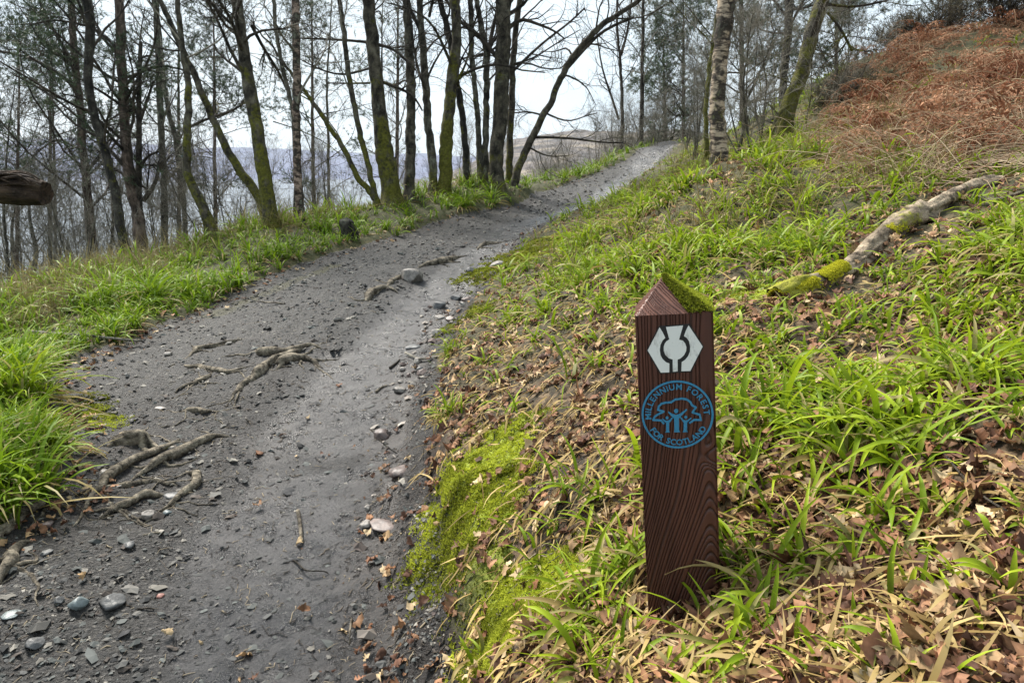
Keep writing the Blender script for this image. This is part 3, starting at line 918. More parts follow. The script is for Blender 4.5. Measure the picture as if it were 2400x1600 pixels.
# barer leafy hollow on the right of the post, and beside the log
for hu, hv, hr in ((1890, 1260, .16), (2180, 560, .4), (2250, 460, .6), (2050, 470, .5), (2120, 660, .2), (1480, 1000, .25), (2050,860,.12)):
    hp = hit(hu, hv)
    dens *= 1 - .8 * np.exp(-((x - hp[0]) ** 2 + (y - hp[1]) ** 2) / hr ** 2)
pbase = org
LOGW = np.array([hit(*p)[:2] for p in [(2342,418),(2204,496),(2114,545),(2016,610),(1913,672),(1815,726)]])
dlg = dline(x, y, LOGW)
dens *= .12 + .88 * sst(.08, .28, dlg)
dens *= np.where((np.abs(x - pbase[0]) < .085) & (np.abs(y - pbase[1]) < .085), 0, 1)
dens *= 1 - .8 * np.exp(-(((x - pbase[0]) / .10) ** 2 + ((y - pbase[1] + .2) / .14) ** 2))
ok = (~ins) & (dr_ < dl_) & (rng.random(len(x)) < dens) & inview(x, y) & (r_ > .8)
x, y, r_ = x[ok], y[ok], r_[ok]
A = Acc()
nr = r_ < 2.6
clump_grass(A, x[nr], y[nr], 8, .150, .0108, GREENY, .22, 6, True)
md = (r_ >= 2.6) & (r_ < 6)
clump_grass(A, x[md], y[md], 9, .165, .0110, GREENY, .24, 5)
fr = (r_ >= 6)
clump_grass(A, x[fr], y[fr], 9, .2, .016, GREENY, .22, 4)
# fresh rosettes around the post foot
th = rng.uniform(-.9, math.pi + .9, 30); rd = rng.uniform(.11, .26, 30)
px_, py_ = pbase[0] + rd * np.cos(th), pbase[1] + rd * np.sin(th)
clump_grass(A, px_, py_, 9, .16, .0085, GREENY, .2, 6, True)
gb = A.build('bank_grass', M['grass'])
tag(gb, 'bright green woodrush blades covering the bank right of the path', 'grass', kind='stuff')
print('bank grass', len(gb.data.polygons))

# verge on the left of the path
x, y = logpolar(17000, 2.6, 26, -62, 14, .3)
ins, dr_, dl_ = zones(x, y)
r_ = np.hypot(x, y)
dens = sst(-.06, .12, dl_) * (1 - .75 * sst(1.2, 2.4, dl_)) * (.7 + .5 * sst(.35, .55, fbm(x * 1.2, y * 1.2, 141, 3)))
ok = (~ins) & (dl_ < dr_) & (rng.random(len(x)) < dens * 1.05) & (dl_ < 6)
x, y, r_, dl_ = x[ok], y[ok], r_[ok], dl_[ok]
A = Acc()
nr = r_ < 7
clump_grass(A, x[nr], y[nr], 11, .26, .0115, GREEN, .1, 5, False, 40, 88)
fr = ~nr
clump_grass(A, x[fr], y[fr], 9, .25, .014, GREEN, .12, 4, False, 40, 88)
vg = A.build('verge_grass', M['grass'])
tag(vg, 'lush green grass on the verge left of the path', 'grass', kind='stuff')
print('verge', len(vg.data.polygons))
# fine dry grass along the crest of the verge
x, y = logpolar(15000, 3.5, 22, -62, 30, .3)
ins, dr_, dl_ = zones(x, y)
band = np.where(dl_ < dr_, sst(.5, 1.6, dl_) * (1 - sst(4.2, 5.5, dl_)), 0)
bk = np.where((dr_ < dl_) & (y > 4.5), .13 * sst(.4, 1.2, dr_), 0)
ok = (~ins) & (rng.random(len(x)) < band + bk)
x, y = x[ok], y[ok]
A = Acc()
DRYG = ((.07, .07, .02), (.19, .16, .06), (.34, .27, .13))
clump_grass(A, x, y, 14, .30, .0048, DRYG, .35, 4, False, 55, 88, .05, (.2, 1.2))
dg_ = A.build('dry_grass', M['straw'])
tag(dg_, 'fine straw coloured grass along the crest of the verge', 'grass', kind='stuff')

# flattened dead blades on the bank
x, y = logpolar(30000, .75, 9, -30, 62)
ins, dr_, dl_ = zones(x, y)
r_ = np.hypot(x, y)
dens = (.3 + .7 * (1 - sst(.9, 1.8, dr_))) * (1 - .95 * moss_w(x, y)) * sst(.35, .5, fbm(x * 2.3, y * 2.3, 181, 3) + .08)
ok = (~ins) & (dr_ < dl_) & (rng.random(len(x)) < dens) & inview(x, y)
x, y = x[ok], y[ok]
n = len(x)
A = Acc()
az = fbm(x * 3, y * 3, 191, 2) * 11 + rng.normal(0, 1.2, n)
b_ = np.stack([x, y, H(x, y) + rng.uniform(.0, .022, n)], -1)
nn = nrmH(x, y)
slope = np.arcsin(np.clip(-(nn[:, 0] * np.cos(az) + nn[:, 1] * np.sin(az)), -.9, .9))
shade_ = rng.random(n)
blades(A, b_, az, rng.uniform(.03, .15, n), rng.uniform(.0025, .0095, n), slope + rng.uniform(.0, .4, n), rng.uniform(.1, 1.1, n),
       lerp((.10, .06, .018), (.44, .30, .10), shade_), lerp((.20, .13, .045), (.66, .50, .23), shade_), 4, rng.normal(0, .7, n))
tag(A.build('dead_blades', M['straw']), 'flattened straw coloured dead blades on the bank', 'litter', kind='stuff')

# dead leaves
def oak_leaf():
    ys = np.linspace(0, 1, 9)
    w = np.array([.03, .16, .11, .27, .19, .36, .24, .27, .05])
    V = []
    for yy, ww in zip(ys, w): V += [(-ww, yy), (0, yy), (ww, yy)]
    return np.array(V), 9
LV, LR = oak_leaf()
def leaves(A, pos, size, nrmv, tiltamp, pal, curl=1.0):
    N = len(pos)
    az = rng.uniform(0, 2 * math.pi, N)
    n_ = nrm(nrmv + rng.normal(0, tiltamp, (N, 3)))
    t1 = nrm(np.cross(n_, np.stack([np.cos(az), np.sin(az), 0 * az], -1)))
    t2 = np.cross(n_, t1)
    u = LV[None, :, 0] * (1 + .25 * rng.normal(size=(N, 27)))
    v = LV[None, :, 1] - .5 + .04 * rng.normal(size=(N, 27))
    c1 = rng.normal(0, .9, N)[:, None] * curl; c2 = rng.normal(0, .8, N)[:, None] * curl
    h = c1 * u ** 2 * 1.6 + c2 * v ** 2 * .6 + .05 * curl * rng.normal(size=(N, 27))
    s = size[:, None, None]
    V = pos[:, None] + s * (u[..., None] * t1[:, None] + v[..., None] * t2[:, None] + h[..., None] * n_[:, None])
    b_ = np.arange(N)[:, None] * 27 + (np.arange(LR - 1) * 3)[None]
    b_ = b_.ravel()
    Q = np.concatenate([np.stack([b_, b_ + 1, b_ + 4, b_ + 3], -1), np.stack([b_ + 1, b_ + 2, b_ + 5, b_ + 4], -1)])
    k = rng.integers(0, len(pal), N)
    c = np.array(pal)[k] * rng.uniform(.6, 1.25, (N, 1))
    C = np.repeat(c[:, None], 27, 1) * (1 + .12 * rng.normal(size=(N, 27, 1)))
    A.add(V, Q, None, np.clip(C, 0, 1).reshape(-1, 3))
PAL = [(.34, .17, .10), (.52, .34, .18), (.22, .10, .05), (.62, .46, .27), (.28, .155, .085), (.38, .20, .11), (.11, .055, .035), (.14, .07, .045)]
x, y = logpolar(36000, .75, 16, -62, 62)
ins, dr_, dl_ = zones(x, y)
dens = (.4 + .6 * sst(.38, .56, fbm(x * 1.9, y * 1.9, 211, 3))) * (1 - .92 * moss_w(x, y)) * np.where(ins, 0, 1)
dens = np.where((dl_ < dr_) & (dl_ > .3), .06, dens)
dens = np.where(ins, np.where(dl_ < .22, .6, np.where(dr_ < .3, .12, .006)), dens)
ok = (rng.random(len(x)) < dens) & inview(x, y)
x, y = x[ok], y[ok]
n = len(x)
A = Acc()
rr = np.hypot(x, y)
leaves(A, np.stack([x, y, H(x, y) + rng.uniform(.004, .028, n)], -1), rng.uniform(.028, .062, n), nrmH(x, y), .34, PAL, 1.4)
k_ = rng.integers(0, n, 16000); xf_, yf_ = x[k_] + rng.normal(0, .12, 16000), y[k_] + rng.normal(0, .12, 16000)
leaves(A, np.stack([xf_, yf_, H(xf_, yf_) + .004], -1), rng.uniform(.008, .022, 16000), nrmH(xf_, yf_), .3, PAL, 1.2)
tag(A.build('leaf_litter', M['leaf']), 'curled brown oak leaves lying over the banks and path edges', 'litter', kind='stuff')

# moss tufts
A = Acc()
for (cx, cy, r, s), cnt in zip(MW, [15000,12000,7000,9000,7000,5000,5200,5200,3000,3500,1500,900,1600,3200,2600,1800,1400]):
    a_ = rng.uniform(0, 2 * math.pi, cnt); q = r * 1.25 * np.sqrt(rng.random(cnt))
    x, y = cx + q * np.cos(a_), cy + q * np.sin(a_)
    ok = rng.random(cnt) < moss_w(x, y) * 1.2
    x, y = x[ok], y[ok]; n = len(x)
    far = 1 + .25 * max(0, cy - 2.2)
    z = H(x, y)
    P0 = np.stack([x, y, z - .004], -1)
    hh = rng.uniform(.004, .009, n) * far
    bright = np.clip(fbm(x * 12, y * 12, 301, 2) * 1.4 - .2 + rng.normal(0, .2, n), 0, 1)
    c = lerp((.16, .18, .012), (.62, .66, .07), bright)
    if s < .9: c = c * .55
    # a tuft = a little star of leaflets
    for k in range(5):
        az = rng.uniform(0, 2 * math.pi, n)
        d = np.stack([np.cos(az), np.sin(az), rng.uniform(.3, 1.4, n)], -1)
        sd = np.stack([-np.sin(az), np.cos(az), 0 * az], -1)
        tip = P0 + d * hh[:, None]
        w = (hh * .35)[:, None]
        mid = P0 + d * (hh * .5)[:, None]
        V = np.stack([P0, mid + sd * w, tip, mid - sd * w], 1).reshape(-1, 3)
        i = np.arange(n) * 4
        A.add(V, np.stack([i, i + 1, i + 2, i + 3], -1), None, np.repeat(c, 4, 0))
tag(A.build('moss', M['moss']), 'bright yellow green moss cushions on the bank edge', 'moss', kind='stuff')

# grit, slate chips and twig bits on the path
def chips(A, x, y, size, pal, flat=(.25, .6), sink=.42):
    n = len(x)
    ph = (1 + 5 ** .5) / 2
    B = np.array([(1,0,0),(-1,0,0),(0,1,0),(0,-1,0),(0,0,1),(0,0,-1),(.62,.62,.5),(-.62,.62,.5),(.62,-.62,.5),(-.62,-.62,.5)], float)
    T = np.array([(0,6,4),(6,2,4),(2,7,4),(7,1,4),(1,9,4),(9,3,4),(3,8,4),(8,0,4),(0,2,6),(2,1,7),(1,3,9),(3,0,8),(2,0,5),(1,2,5),(3,1,5),(0,3,5)])
    az = rng.uniform(0, 2 * math.pi, n)
    s3 = np.stack([rng.uniform(.6, 1.3, n), rng.uniform(.5, 1.0, n), rng.uniform(*flat, n)], -1) * size[:, None]
    V = B[None] * s3[:, None] * (1 + .22 * rng.normal(size=(n, 10, 1)))
    ca, sa = np.cos(az)[:, None], np.sin(az)[:, None]
    Vx = V[..., 0] * ca - V[..., 1] * sa; Vy = V[..., 0] * sa + V[..., 1] * ca
    Vz = V[..., 2] + rng.normal(0, .3, (n, 1)) * Vx
    z = H(x, y)
    W = np.stack([Vx + x[:, None], Vy + y[:, None], Vz + (z + s3[:, 2] * (.5 - sink))[:, None]], -1).reshape(-1, 3)
    TT = (np.arange(n)[:, None, None] * 10 + T[None]).reshape(-1, 3)
    c = np.array(pal)[rng.integers(0, len(pal), n)] * rng.uniform(.6, 1.3, (n, 1))
    A.add(W, None, TT, np.repeat(c, 10, 0))
GP = [(.09, .088, .083), (.06, .058, .056), (.14, .132, .12), (.035, .035, .035), (.24, .22, .19), (.09, .095, .09), (.085, .07, .06)]
x, y = logpolar(90000, 1.7, 18, -60, 16)
ins, dr_, dl_ = zones(x, y)
md_ = mud_band(x, y, dr_)
dens = (1 - .93 * md_) * (.45 + .6 * sst(.4, .6, fbm(x * 1.7, y * 1.7, 231, 3)))
ok = ins & (rng.random(len(x)) < dens)
x, y = x[ok], y[ok]; rr = np.hypot(x, y)
sz = np.exp(rng.normal(math.log(.0042), .55, len(x))) * (1 + .2 * rr)
A = Acc()
chips(A, x, y, np.clip(sz, .002, .035), GP)
# pebbles washed out along the muddy edge
x, y = ingrid(30000, -1.6, 1.5, 1.9, 11)
ins, dr_, dl_ = zones(x, y)
ok = ins & (rng.random(len(x)) < np.exp(-((dr_ - .22) / .16) ** 2) * .055 * (1 + 1.6 * (y > 3.6)))
x, y = x[ok], y[ok]
chips(A, x, y, np.exp(rng.normal(math.log(.013), .45, len(x))), [(.16, .14, .125), (.10, .08, .07), (.22, .19, .165), (.07, .06, .056), (.34, .30, .26), (.13, .10, .09)], (.5, .9), .3)
# larger slate flakes near the photographer on the left side
x, y = ingrid(2200, -2.0, .1, 1.7, 4.5)
ins, dr_, dl_ = zones(x, y)
ok = ins & (rng.random(len(x)) < (.9 - .55 * sst(-1.2, -.3, x) ) * (.3 + .7 * (y < 2.7)))
x, y = x[ok], y[ok]
chips(A, x, y, np.exp(rng.normal(math.log(.011), .4, len(x))), [(.05,.05,.05),(.07,.07,.068),(.04,.04,.042),(.09,.095,.09)], (.12, .28), .48)
tag(A.build('path_gravel', M['gravel'], smooth=False), 'grey slate grit and gravel strewn on the path', 'gravel', kind='stuff')

x, y = logpolar(19000, 1.7, 10, -60, 20)
ins, dr_, dl_ = zones(x, y)
dens = np.where(ins, .42 + .6 * (dr_ < .35) + .5 * np.exp(-(((x + 1.7) / .8) ** 2 + ((y - 4) / 1.3) ** 2)), np.where(dr_ < .5, .4, .05))
ok = (rng.random(len(x)) < dens)
x, y = x[ok], y[ok]; n = len(x)
az = rng.uniform(0, math.pi * 2, n); Lg = np.exp(rng.normal(math.log(.02), .55, n))
P = []
for k in range(4):
    t = (k / 3 - .5)
    xx = x + np.cos(az) * Lg * t + (rng.normal(0, .12, n) * Lg if k else 0)
    yy = y + np.sin(az) * Lg * t + (rng.normal(0, .12, n) * Lg if k else 0)
    P.append(np.stack([xx, yy, H(xx, yy) + .003 + .002 * (k == 1)], -1))
P = np.stack(P, 1)
V, Q = tube(P, (rng.uniform(.0007, .0020, n) * np.where(rng.random(n) < .12, 1.7, 1))[:, None] * np.array([1, 1, .9, .5]), 4)
c = np.array([(.025, .02, .016), (.05, .04, .03), (.14, .11, .08), (.30, .24, .16), (.02, .016, .014)])[rng.integers(0, 5, n)]
A = Acc(); A.add(V, Q, None, np.repeat(c, 16, 0))
print('twig bits', n)
tag(A.build('twig_litter', M['twigs']), 'scraps of dark twig and stalk scattered over the path', 'litter', kind='stuff')

# ------------------------------------------------------------------ trees
def grow(P, Rd, k, l0, l1, ang0, ang1, wander, n, t0=.2, up=0.0, rf=.55, gnarl=.0, rmin=.0025, flat=0.0):
    """k children from each parent polyline (N,m,3)"""
    N, m, _ = P.shape
    t = np.sort(rng.uniform(t0, .98, (N, k)), 1)
    f = t * (m - 1); i = np.minimum(f.astype(int), m - 2); fr = (f - i)[..., None]
    ar = np.arange(N)[:, None]
    p = P[ar, i] * (1 - fr) + P[ar, i + 1] * fr
    tg = nrm(P[ar, i + 1] - P[ar, i])
    r = Rd[ar, i] * (1 - fr[..., 0]) + Rd[ar, i + 1] * fr[..., 0]
    rv = rng.normal(size=(N, k, 3)); rv[..., 2] *= (1 - flat)
    pr = nrm(rv - tg * np.sum(rv * tg, -1, keepdims=True))
    a = np.radians(rng.uniform(ang0, ang1, (N, k)))[..., None]
    d = nrm(tg * np.cos(a) + pr * np.sin(a) + np.array([0, 0, up]))
    Lg = rng.uniform(l0, l1, (N, k)) * (1.15 - .5 * t)
    p, d, Lg, r = p.reshape(-1, 3), d.reshape(-1, 3), Lg.ravel(), r.ravel()
    out = [p]
    w = rng.normal(0, wander, (len(p), 3))
    for s in range(n - 1):
        w = w * .55 + rng.normal(0, wander, (len(p), 3))
        d = nrm(d + w + np.array([0, 0, up * .12]))
        out.append(out[-1] + d * (Lg / (n - 1))[:, None])
    Rn = np.maximum(r * rf, rmin)[:, None] * np.linspace(1, .3, n)[None]
    return np.stack(out, 1), np.maximum(Rn, rmin * .6)
def needles(A, P, cnt, length, w, cA=(.025, .055, .022), cB=(.10, .15, .055)):
    """tufts of pine needles along the outer part of each twig"""
    N, m, _ = P.shape
    for t in (.45, .72, .98):
        f = t * (m - 1); i = min(int(f), m - 2); fr = f - i
        p = P[:, i] * (1 - fr) + P[:, i + 1] * fr
        tg = nrm(P[:, i + 1] - P[:, i])
        q = np.repeat(p, cnt, 0); tt = np.repeat(tg, cnt, 0)
        d = nrm(tt * .55 + rng.normal(0, .75, q.shape) + np.array([0, 0, .25]))
        sd = nrm(np.cross(d, rng.normal(size=d.shape)))
        L_ = length * rng.uniform(.6, 1.2, (len(q), 1))
        V = np.stack([q - sd * w / 2, q + sd * w / 2, q + d * L_], 1).reshape(-1, 3)
        k = np.repeat(rng.random(N), cnt)
        c = lerp(cA, cB, k)
        A.add(V, None, np.arange(len(V)).reshape(-1, 3), np.repeat(c, 3, 0))
def moss_col(V, z0, amt):
    h = V[:, 2] - z0
    c = np.clip(amt * (1.3 - .28 * h), 0, 1)
    return np.stack([c, c, c], -1)
def tree(name, label, pts, f, ws, bark='bark_oak', branch=None, cat='tree', group=None, kind='bare', moss=.55, ext=4.0, seed=0,
         nb=12, bl=(.8, 2.2), twig=(6, 6), extra=(), df=0.0, gnarl=.22, sides=14, rough=.16, upb=.25, t0=.25, foliage=1.0):
    """pts: outline of the stem in the photograph from the ground up; f: metres away; ws: stem widths in photo pixels"""
    global rng
    keep = rng
    rng = np.random.default_rng(1000 + seed)
    pts = np.array(pts, float)
    if f < 14.8:
        for dv in range(0, 60, 5):
            hp = hit(pts[1][0], pts[1][1] + dv, H)
            hf = hp[1] * CP + (EYE - hp[2]) * SP
            if hf < 1.35 * f:
                if hf > .8 * f: f = hf
                break
    fs = f + df * np.linspace(0, 1, len(pts))
    P = U(pts[:, 0], pts[:, 1], fs)
    w = np.interp(np.linspace(0, 1, len(pts)), np.linspace(0, 1, len(ws)), ws) * f / FPX / 2 * .84
    g = float(H(P[0, 0], P[0, 1]))
    z0 = min(g, P[0, 2])
    head = [np.array([P[0, 0], P[0, 1], min(g - .15, P[0, 2] - .1)])]
    hw = [w[0] * 1.25]
    # the stem goes on above the frame
    d = nrm(P[-1] - P[-2]); tail, tw = [], []
    q = P[-1]
    ne = max(2, int(ext / .6))
    for k in range(ne):
        d = nrm(d + rng.normal(0, .09, 3) + np.array([0, 0, .08]))
        q = q + d * ext / ne
        tail.append(q); tw.append(w[-1] * (1 - .85 * (k + 1) / ne))
    X = np.concatenate([np.array(head), P, np.array(tail)]); W = np.concatenate([hw, w, tw])
    XW = resample(np.concatenate([X, W[:, None]], 1), int(np.clip(len(X) * 6, 40, 90)))
    S, Rr = XW[:, :3], XW[:, 3].copy()
    S[2:-2] += rng.normal(0, .006, S[2:-2].shape)
    flare = np.exp(-np.maximum(S[:, 2] - z0, 0) / .14)
    Rr *= 1 + .45 * flare
    o = np.array([P[0, 0], P[0, 1], z0])
    root = empty(name, tuple(o))
    tag(root, label, cat, group)
    V, Q = tube(S, Rr, sides, rough=rough, seed=seed)
    A = Acc(); A.add(V, Q, None, moss_col(V, z0, moss))
    tr = A.build('trunk', M[bark], root, origin=o)
    # limbs, branches, twigs
    A = Acc()
    Sp, Rp = S[None], Rr[None]
    B1, R1 = grow(Sp, Rp, nb, bl[0], bl[1], 35, 80, gnarl * .6, 9, t0, upb, .34, rmin=.006)
    if len(extra):
        for e, we in extra:
            E = np.array(e, float)
            ff = f + (E[:, 2] if E.shape[1] > 2 else 0)
            EP = resample(U(E[:, 0], E[:, 1], ff), 9)
            B1 = np.concatenate([B1, EP[None]])
            R1 = np.concatenate([R1, (np.linspace(we[0], we[1], 9) * f / FPX / 2)[None]])
    B2, R2 = grow(B1, R1, twig[0], .35, 1.1, 25, 70, gnarl, 7, .15, .12, .5, rmin=.0035)
    B3, R3 = grow(B2, R2, twig[1], .15, .55, 20, 65, gnarl, 5, .1, .08, .55, rmin=.0024)
    for BB, RR, sd_ in ((B1, R1, 7), (B2, R2, 4), (B3, R3, 3)):
        V, Q = tube(BB, RR, sd_, rough=.1 if sd_ == 7 else 0, seed=seed)
        A.add(V, Q, None, moss_col(V, z0, moss * .9))
    br = A.build('crown', M[branch or bark], root, origin=o)
    if kind == 'pine':
        A = Acc()
        hi = B3[B3[:, 0, 2] > z0 + 1.0]
        cl = fbm(hi[:, 0, 0] * 1.1, hi[:, 0, 2] * 1.6 + hi[:, 0, 1], seed, 2)
        hi = hi[(rng.random(len(hi)) < .52 * foliage) & (cl > (.47 if foliage < 1.2 else .36))]
        needles(A, hi, 14, .10, .010, (.035, .06, .032), (.12, .165, .08))
        A.build('foliage', M['needle'], root, origin=o)
    rng = keep
    return root

T = tree
T('pine_tree', 'brown trunked pine forking near the top, leftmost tall trunk', [(222,640),(219,598),(212,536),(205,446),(194,357),(190,268),(179,179),(172,100),(167,0)], 14, (27,26,22,21,19,18), 'bark_pine', 'twig_dark', kind='pine', moss=.1, seed=1,
  nb=30, bl=(1.0, 2.8), twig=(7, 6), extra=[([(166,140),(148,112),(120,60),(95,15),(85,-20)], (9,7)), ([(170,196),(140,170),(90,143),(50,127),(0,121),(-60,110)], (8,5))])
T('oak_tree', 'dark curved mossy trunk leaning left, second tall one from the left', [(312,640),(304,605),(286,558),(277,491),(270,446),(254,379),(232,312),(214,246),(205,179),(210,112),(213,45),(203,0)], 11, (26,24,23,22,24,25), 'bark_dark', 'twig_dark', moss=.55, seed=2, nb=12)
T('pine_tree', 'thick smooth brown trunk with a side stem forking low beside it', [(332,620),(330,580),(326,513),(310,446),(299,379),(297,335),(290,268),(286,179),(283,89),(279,0)], 13, (38,34,30,27,26,25), 'bark_pine', 'twig_dark', kind='pine', moss=.15, seed=3,
  nb=30, bl=(1.0, 2.8), twig=(7, 6), extra=[([(328,513),(322,470),(321,446),(328,357),(324,268),(326,179),(330,100)], (16,9)), ([(324,300),(336,262),(350,220),(360,190)], (8,5)), ([(335,470),(356,445),(370,415),(373,380)], (11,7)), ([(322,410),(335,380),(350,362),(372,356)], (8,5))])
T('oak_tree', 'straight grey green trunk with dark lichened bark right of the smooth brown fork', [(387,600),(386,536),(386,491),(384,402),(379,335),(377,268),(373,179),(368,89),(366,0)], 15, (20,18,17,16,15), 'bark_grey', 'twig_grey', moss=.5, seed=4, nb=16, bl=(.8, 2.4))
T('oak_tree', 'thin wavy dark stem between the grey green trunk and the mossy bent one', [(436,590),(435,527),(429,446),(420,379),(411,321),(397,268),(388,223),(379,134),(372,60),(360,0)], 16, (15,14,13,12,11), 'bark_grey', 'twig_dark', moss=.4, seed=5, nb=14)
T('oak_tree', 'mossy bent trunk kinked sharply low down, ruddy and thin above', [(500,560),(491,527),(478,487),(455,446),(435,402),(438,335),(442,268),(444,201),(429,125),(420,45),(415,0)], 12, (30,28,22,20,16,13), 'bark_oak', 'twig_grey', moss=.7, seed=6, nb=12)
T('oak_tree', 'slanting mossy trunk reaching up to the left in front of the pines', [(620,500),(598,446),(562,402),(531,348),(509,304),(487,250),(464,192),(442,147),(415,89),(388,27),(375,0)], 12, (26,24,20,18,16,14), 'bark_oak', 'twig_dark', moss=.85, seed=7, nb=12,
  extra=[([(440,300),(480,280),(520,268),(555,258),(580,235)], (7,4))])
T('oak_tree', 'big dark trunk with a bright mossy foot, left of the ruddy birch', [(643,545),(638,520),(629,469),(620,402),(607,335),(600,277),(585,214),(576,156),(567,89),(558,27),(554,0)], 9.5, (44,40,36,34,30,30), 'bark_oak', 'twig_dark', moss=.78, seed=8, nb=12, sides=20, rough=.2,
  extra=[([(590,60,0),(620,120,.3),(650,160,.6),(680,230,.9)], (9,4)), ([(640,285),(690,300),(760,330),(810,372)], (3,1.5))])
T('birch_tree', 'ruddy pale birch trunk standing straight at the edge of the verge', [(707,550),(705,531),(703,469),(699,402),(696,335),(694,268),(696,201),(694,134),(693,67),(692,0)], 8.6, (26,23,22,22,22,22), 'bark_rbirch', 'twig_grey', moss=.2, seed=9, nb=9, rough=.08, bl=(.5, 1.4))
T('birch_tree', 'slender pale stem leaning away behind the ruddy birch', [(694,500),(692,330),(685,250),(670,188),(656,134),(645,67),(643,0)], 10.5, (13,12,11,11), 'bark_grey', 'twig_grey', moss=.1, seed=10, nb=8, sides=10, rough=.06, bl=(.5, 1.4))
T('oak_tree', 'slim leaning trunk, green with moss at the foot, beside the lichen blotched oak', [(884,490),(879,461),(871,421),(857,364),(843,314),(832,250),(821,196),(811,125),(804,54),(795,0)], 12, (18,16,15,14,13), 'bark_oak', 'twig_grey', moss=.75, seed=11, nb=13)
T('oak_tree', 'low mossy stem slanting left from the foot of a slim trunk', [(884,475),(879,461),(840,421),(818,371),(795,330),(760,280),(730,235),(705,205)], 12.3, (16,15,14,12,10), 'bark_oak', 'twig_grey', moss=.85, seed=12, nb=9, ext=1.5)
T('oak_tree', 'stout trunk blotched with pale lichen over moss and a spreading foot', [(922,490),(918,464),(911,411),(898,339),(893,286),(886,232),(882,179),(875,125),(868,54),(862,0)], 11, (58,50,44,38,35,33), 'bark_oak', 'twig_dark', moss=.7, seed=13, nb=13, sides=20, rough=.2,
  extra=[([(890,190),(930,205),(970,222),(990,260)], (8,4)), ([(885,105),(920,112),(950,140),(975,165)], (8,4)), ([(866,100),(820,95),(760,92),(700,90)], (7,4)), ([(868,195),(820,196),(765,195)], (5,3)), ([(868,160),(800,180),(740,160),(705,140)], (6,3))])
T('oak_tree', 'upright brown trunk with cracked bark right behind the lichen blotched oak', [(960,490),(959,464),(962,411),(962,357),(962,286),(964,214),(961,143),(957,71),(953,0)], 12, (32,28,27,25,22), 'bark_oak', 'twig_dark', moss=.4, seed=14, nb=12)
T('oak_tree', 'grey trunk leaning slightly left with a fork high up in the middle row', [(1014,480),(1014,454),(1016,411),(1011,357),(1004,304),(1000,232),(996,179),(993,125),(986,54),(984,0)], 13, (26,24,22,20,18), 'bark_grey', 'twig_dark', moss=.5, seed=15, nb=12,
  extra=[([(990,85),(975,50),(958,15),(950,-15)], (9,7)), ([(1006,40),(1012,15),(1018,-10)], (7,6))])
T('oak_tree', 'bulging trunk wrapped in golden green moss from foot to top', [(1036,485),(1039,461),(1045,411),(1046,357),(1046,304),(1054,250),(1057,196),(1064,154),(1071,107),(1071,54),(1066,0)], 12, (40,37,34,30,28,26), 'bark_oak', 'twig_dark', moss=.97, seed=16, nb=12, sides=18, rough=.22)
T('oak_tree', 'dark slim trunk crossing behind the golden mossy one', [(1096,460),(1095,436),(1093,375),(1088,321),(1084,268),(1073,214),(1064,161),(1057,107),(1046,54),(1030,0)], 12.6, (20,18,18,16), 'bark_dark', 'twig_dark', moss=.5, seed=17, nb=12)
T('oak_tree', 'narrow upright trunk just right of the crossing pair', [(1128,460),(1127,429),(1123,357),(1120,286),(1114,214),(1107,161),(1104,71),(1102,0)], 14, (18,16,15,14), 'bark_grey', 'twig_dark', moss=.5, seed=18, nb=12)
T('oak_tree', 'grey trunk forking wide near the top beside the thickest upright oak', [(1136,450),(1136,429),(1137,357),(1139,286),(1141,214),(1141,125),(1129,71),(1116,0)], 14.4, (20,17,17,15), 'bark_grey', 'twig_dark', moss=.5, seed=19, nb=12,
  extra=[([(1141,160),(1150,90),(1160,45),(1175,0)], (11,8))])
T('oak_tree', 'thickest upright trunk of the middle row, grey bark with black and green patches', [(1168,470),(1168,440),(1164,393),(1164,339),(1173,286),(1174,214),(1177,143),(1180,71),(1180,0)], 11.5, (42,38,38,41,40,40), 'bark_oak', 'twig_dark', moss=.55, seed=20, nb=12, sides=20, rough=.2)
T('oak_tree', 'mossy trunk half hidden behind the right side of the thickest oak', [(1192,450),(1193,429),(1195,321),(1200,232),(1202,143),(1208,71),(1219,0)], 12.6, (22,18,17,16), 'bark_oak', 'twig_dark', moss=.6, seed=21, nb=11)
T('oak_tree', 'dark curved trunk leaning far out to the right above the path', [(1202,450),(1204,429),(1218,386),(1236,343),(1257,304),(1271,271),(1293,243),(1304,204),(1329,157),(1343,132),(1375,96),(1407,61),(1436,43),(1468,21),(1500,0)], 12, (24,20,18,18,16,12), 'bark_oak', 'twig_dark', moss=.5, seed=22, nb=12, bl=(.8, 1.9), gnarl=.26, ext=3, t0=.3,
  extra=[([(1250,322),(1300,322),(1360,325),(1400,335),(1460,335)], (7,3)), ([(1278,265),(1310,280),(1335,288),(1370,272),(1400,265)], (5,2)), ([(1270,270),(1240,262),(1205,265)], (5,3)), ([(1330,160),(1370,115),(1410,72),(1450,55),(1485,42)], (9,6)),
         ([(1205,165),(1240,130),(1290,85),(1330,60),(1370,20)], (7,4)), ([(1205,150),(1250,140),(1290,110),(1360,70)], (5,2)), ([(1240,345),(1265,360),(1290,368),(1330,365)], (5,2))])
T('bare_tree', 'thin bare forked tree standing beyond the far end of the verge', [(1457,400),(1457,354),(1459,286),(1457,214),(1454,143),(1446,71),(1446,0)], 20, (11,10,8,6), 'twig_dark', 'twig_dark', moss=.1, seed=23, nb=16, bl=(.8, 2.2), upb=.6, sides=8,
  extra=[([(1450,280),(1435,230),(1412,170),(1400,90)], (6,3)), ([(1456,130),(1470,80),(1478,20),(1482,-20)], (6,4))])
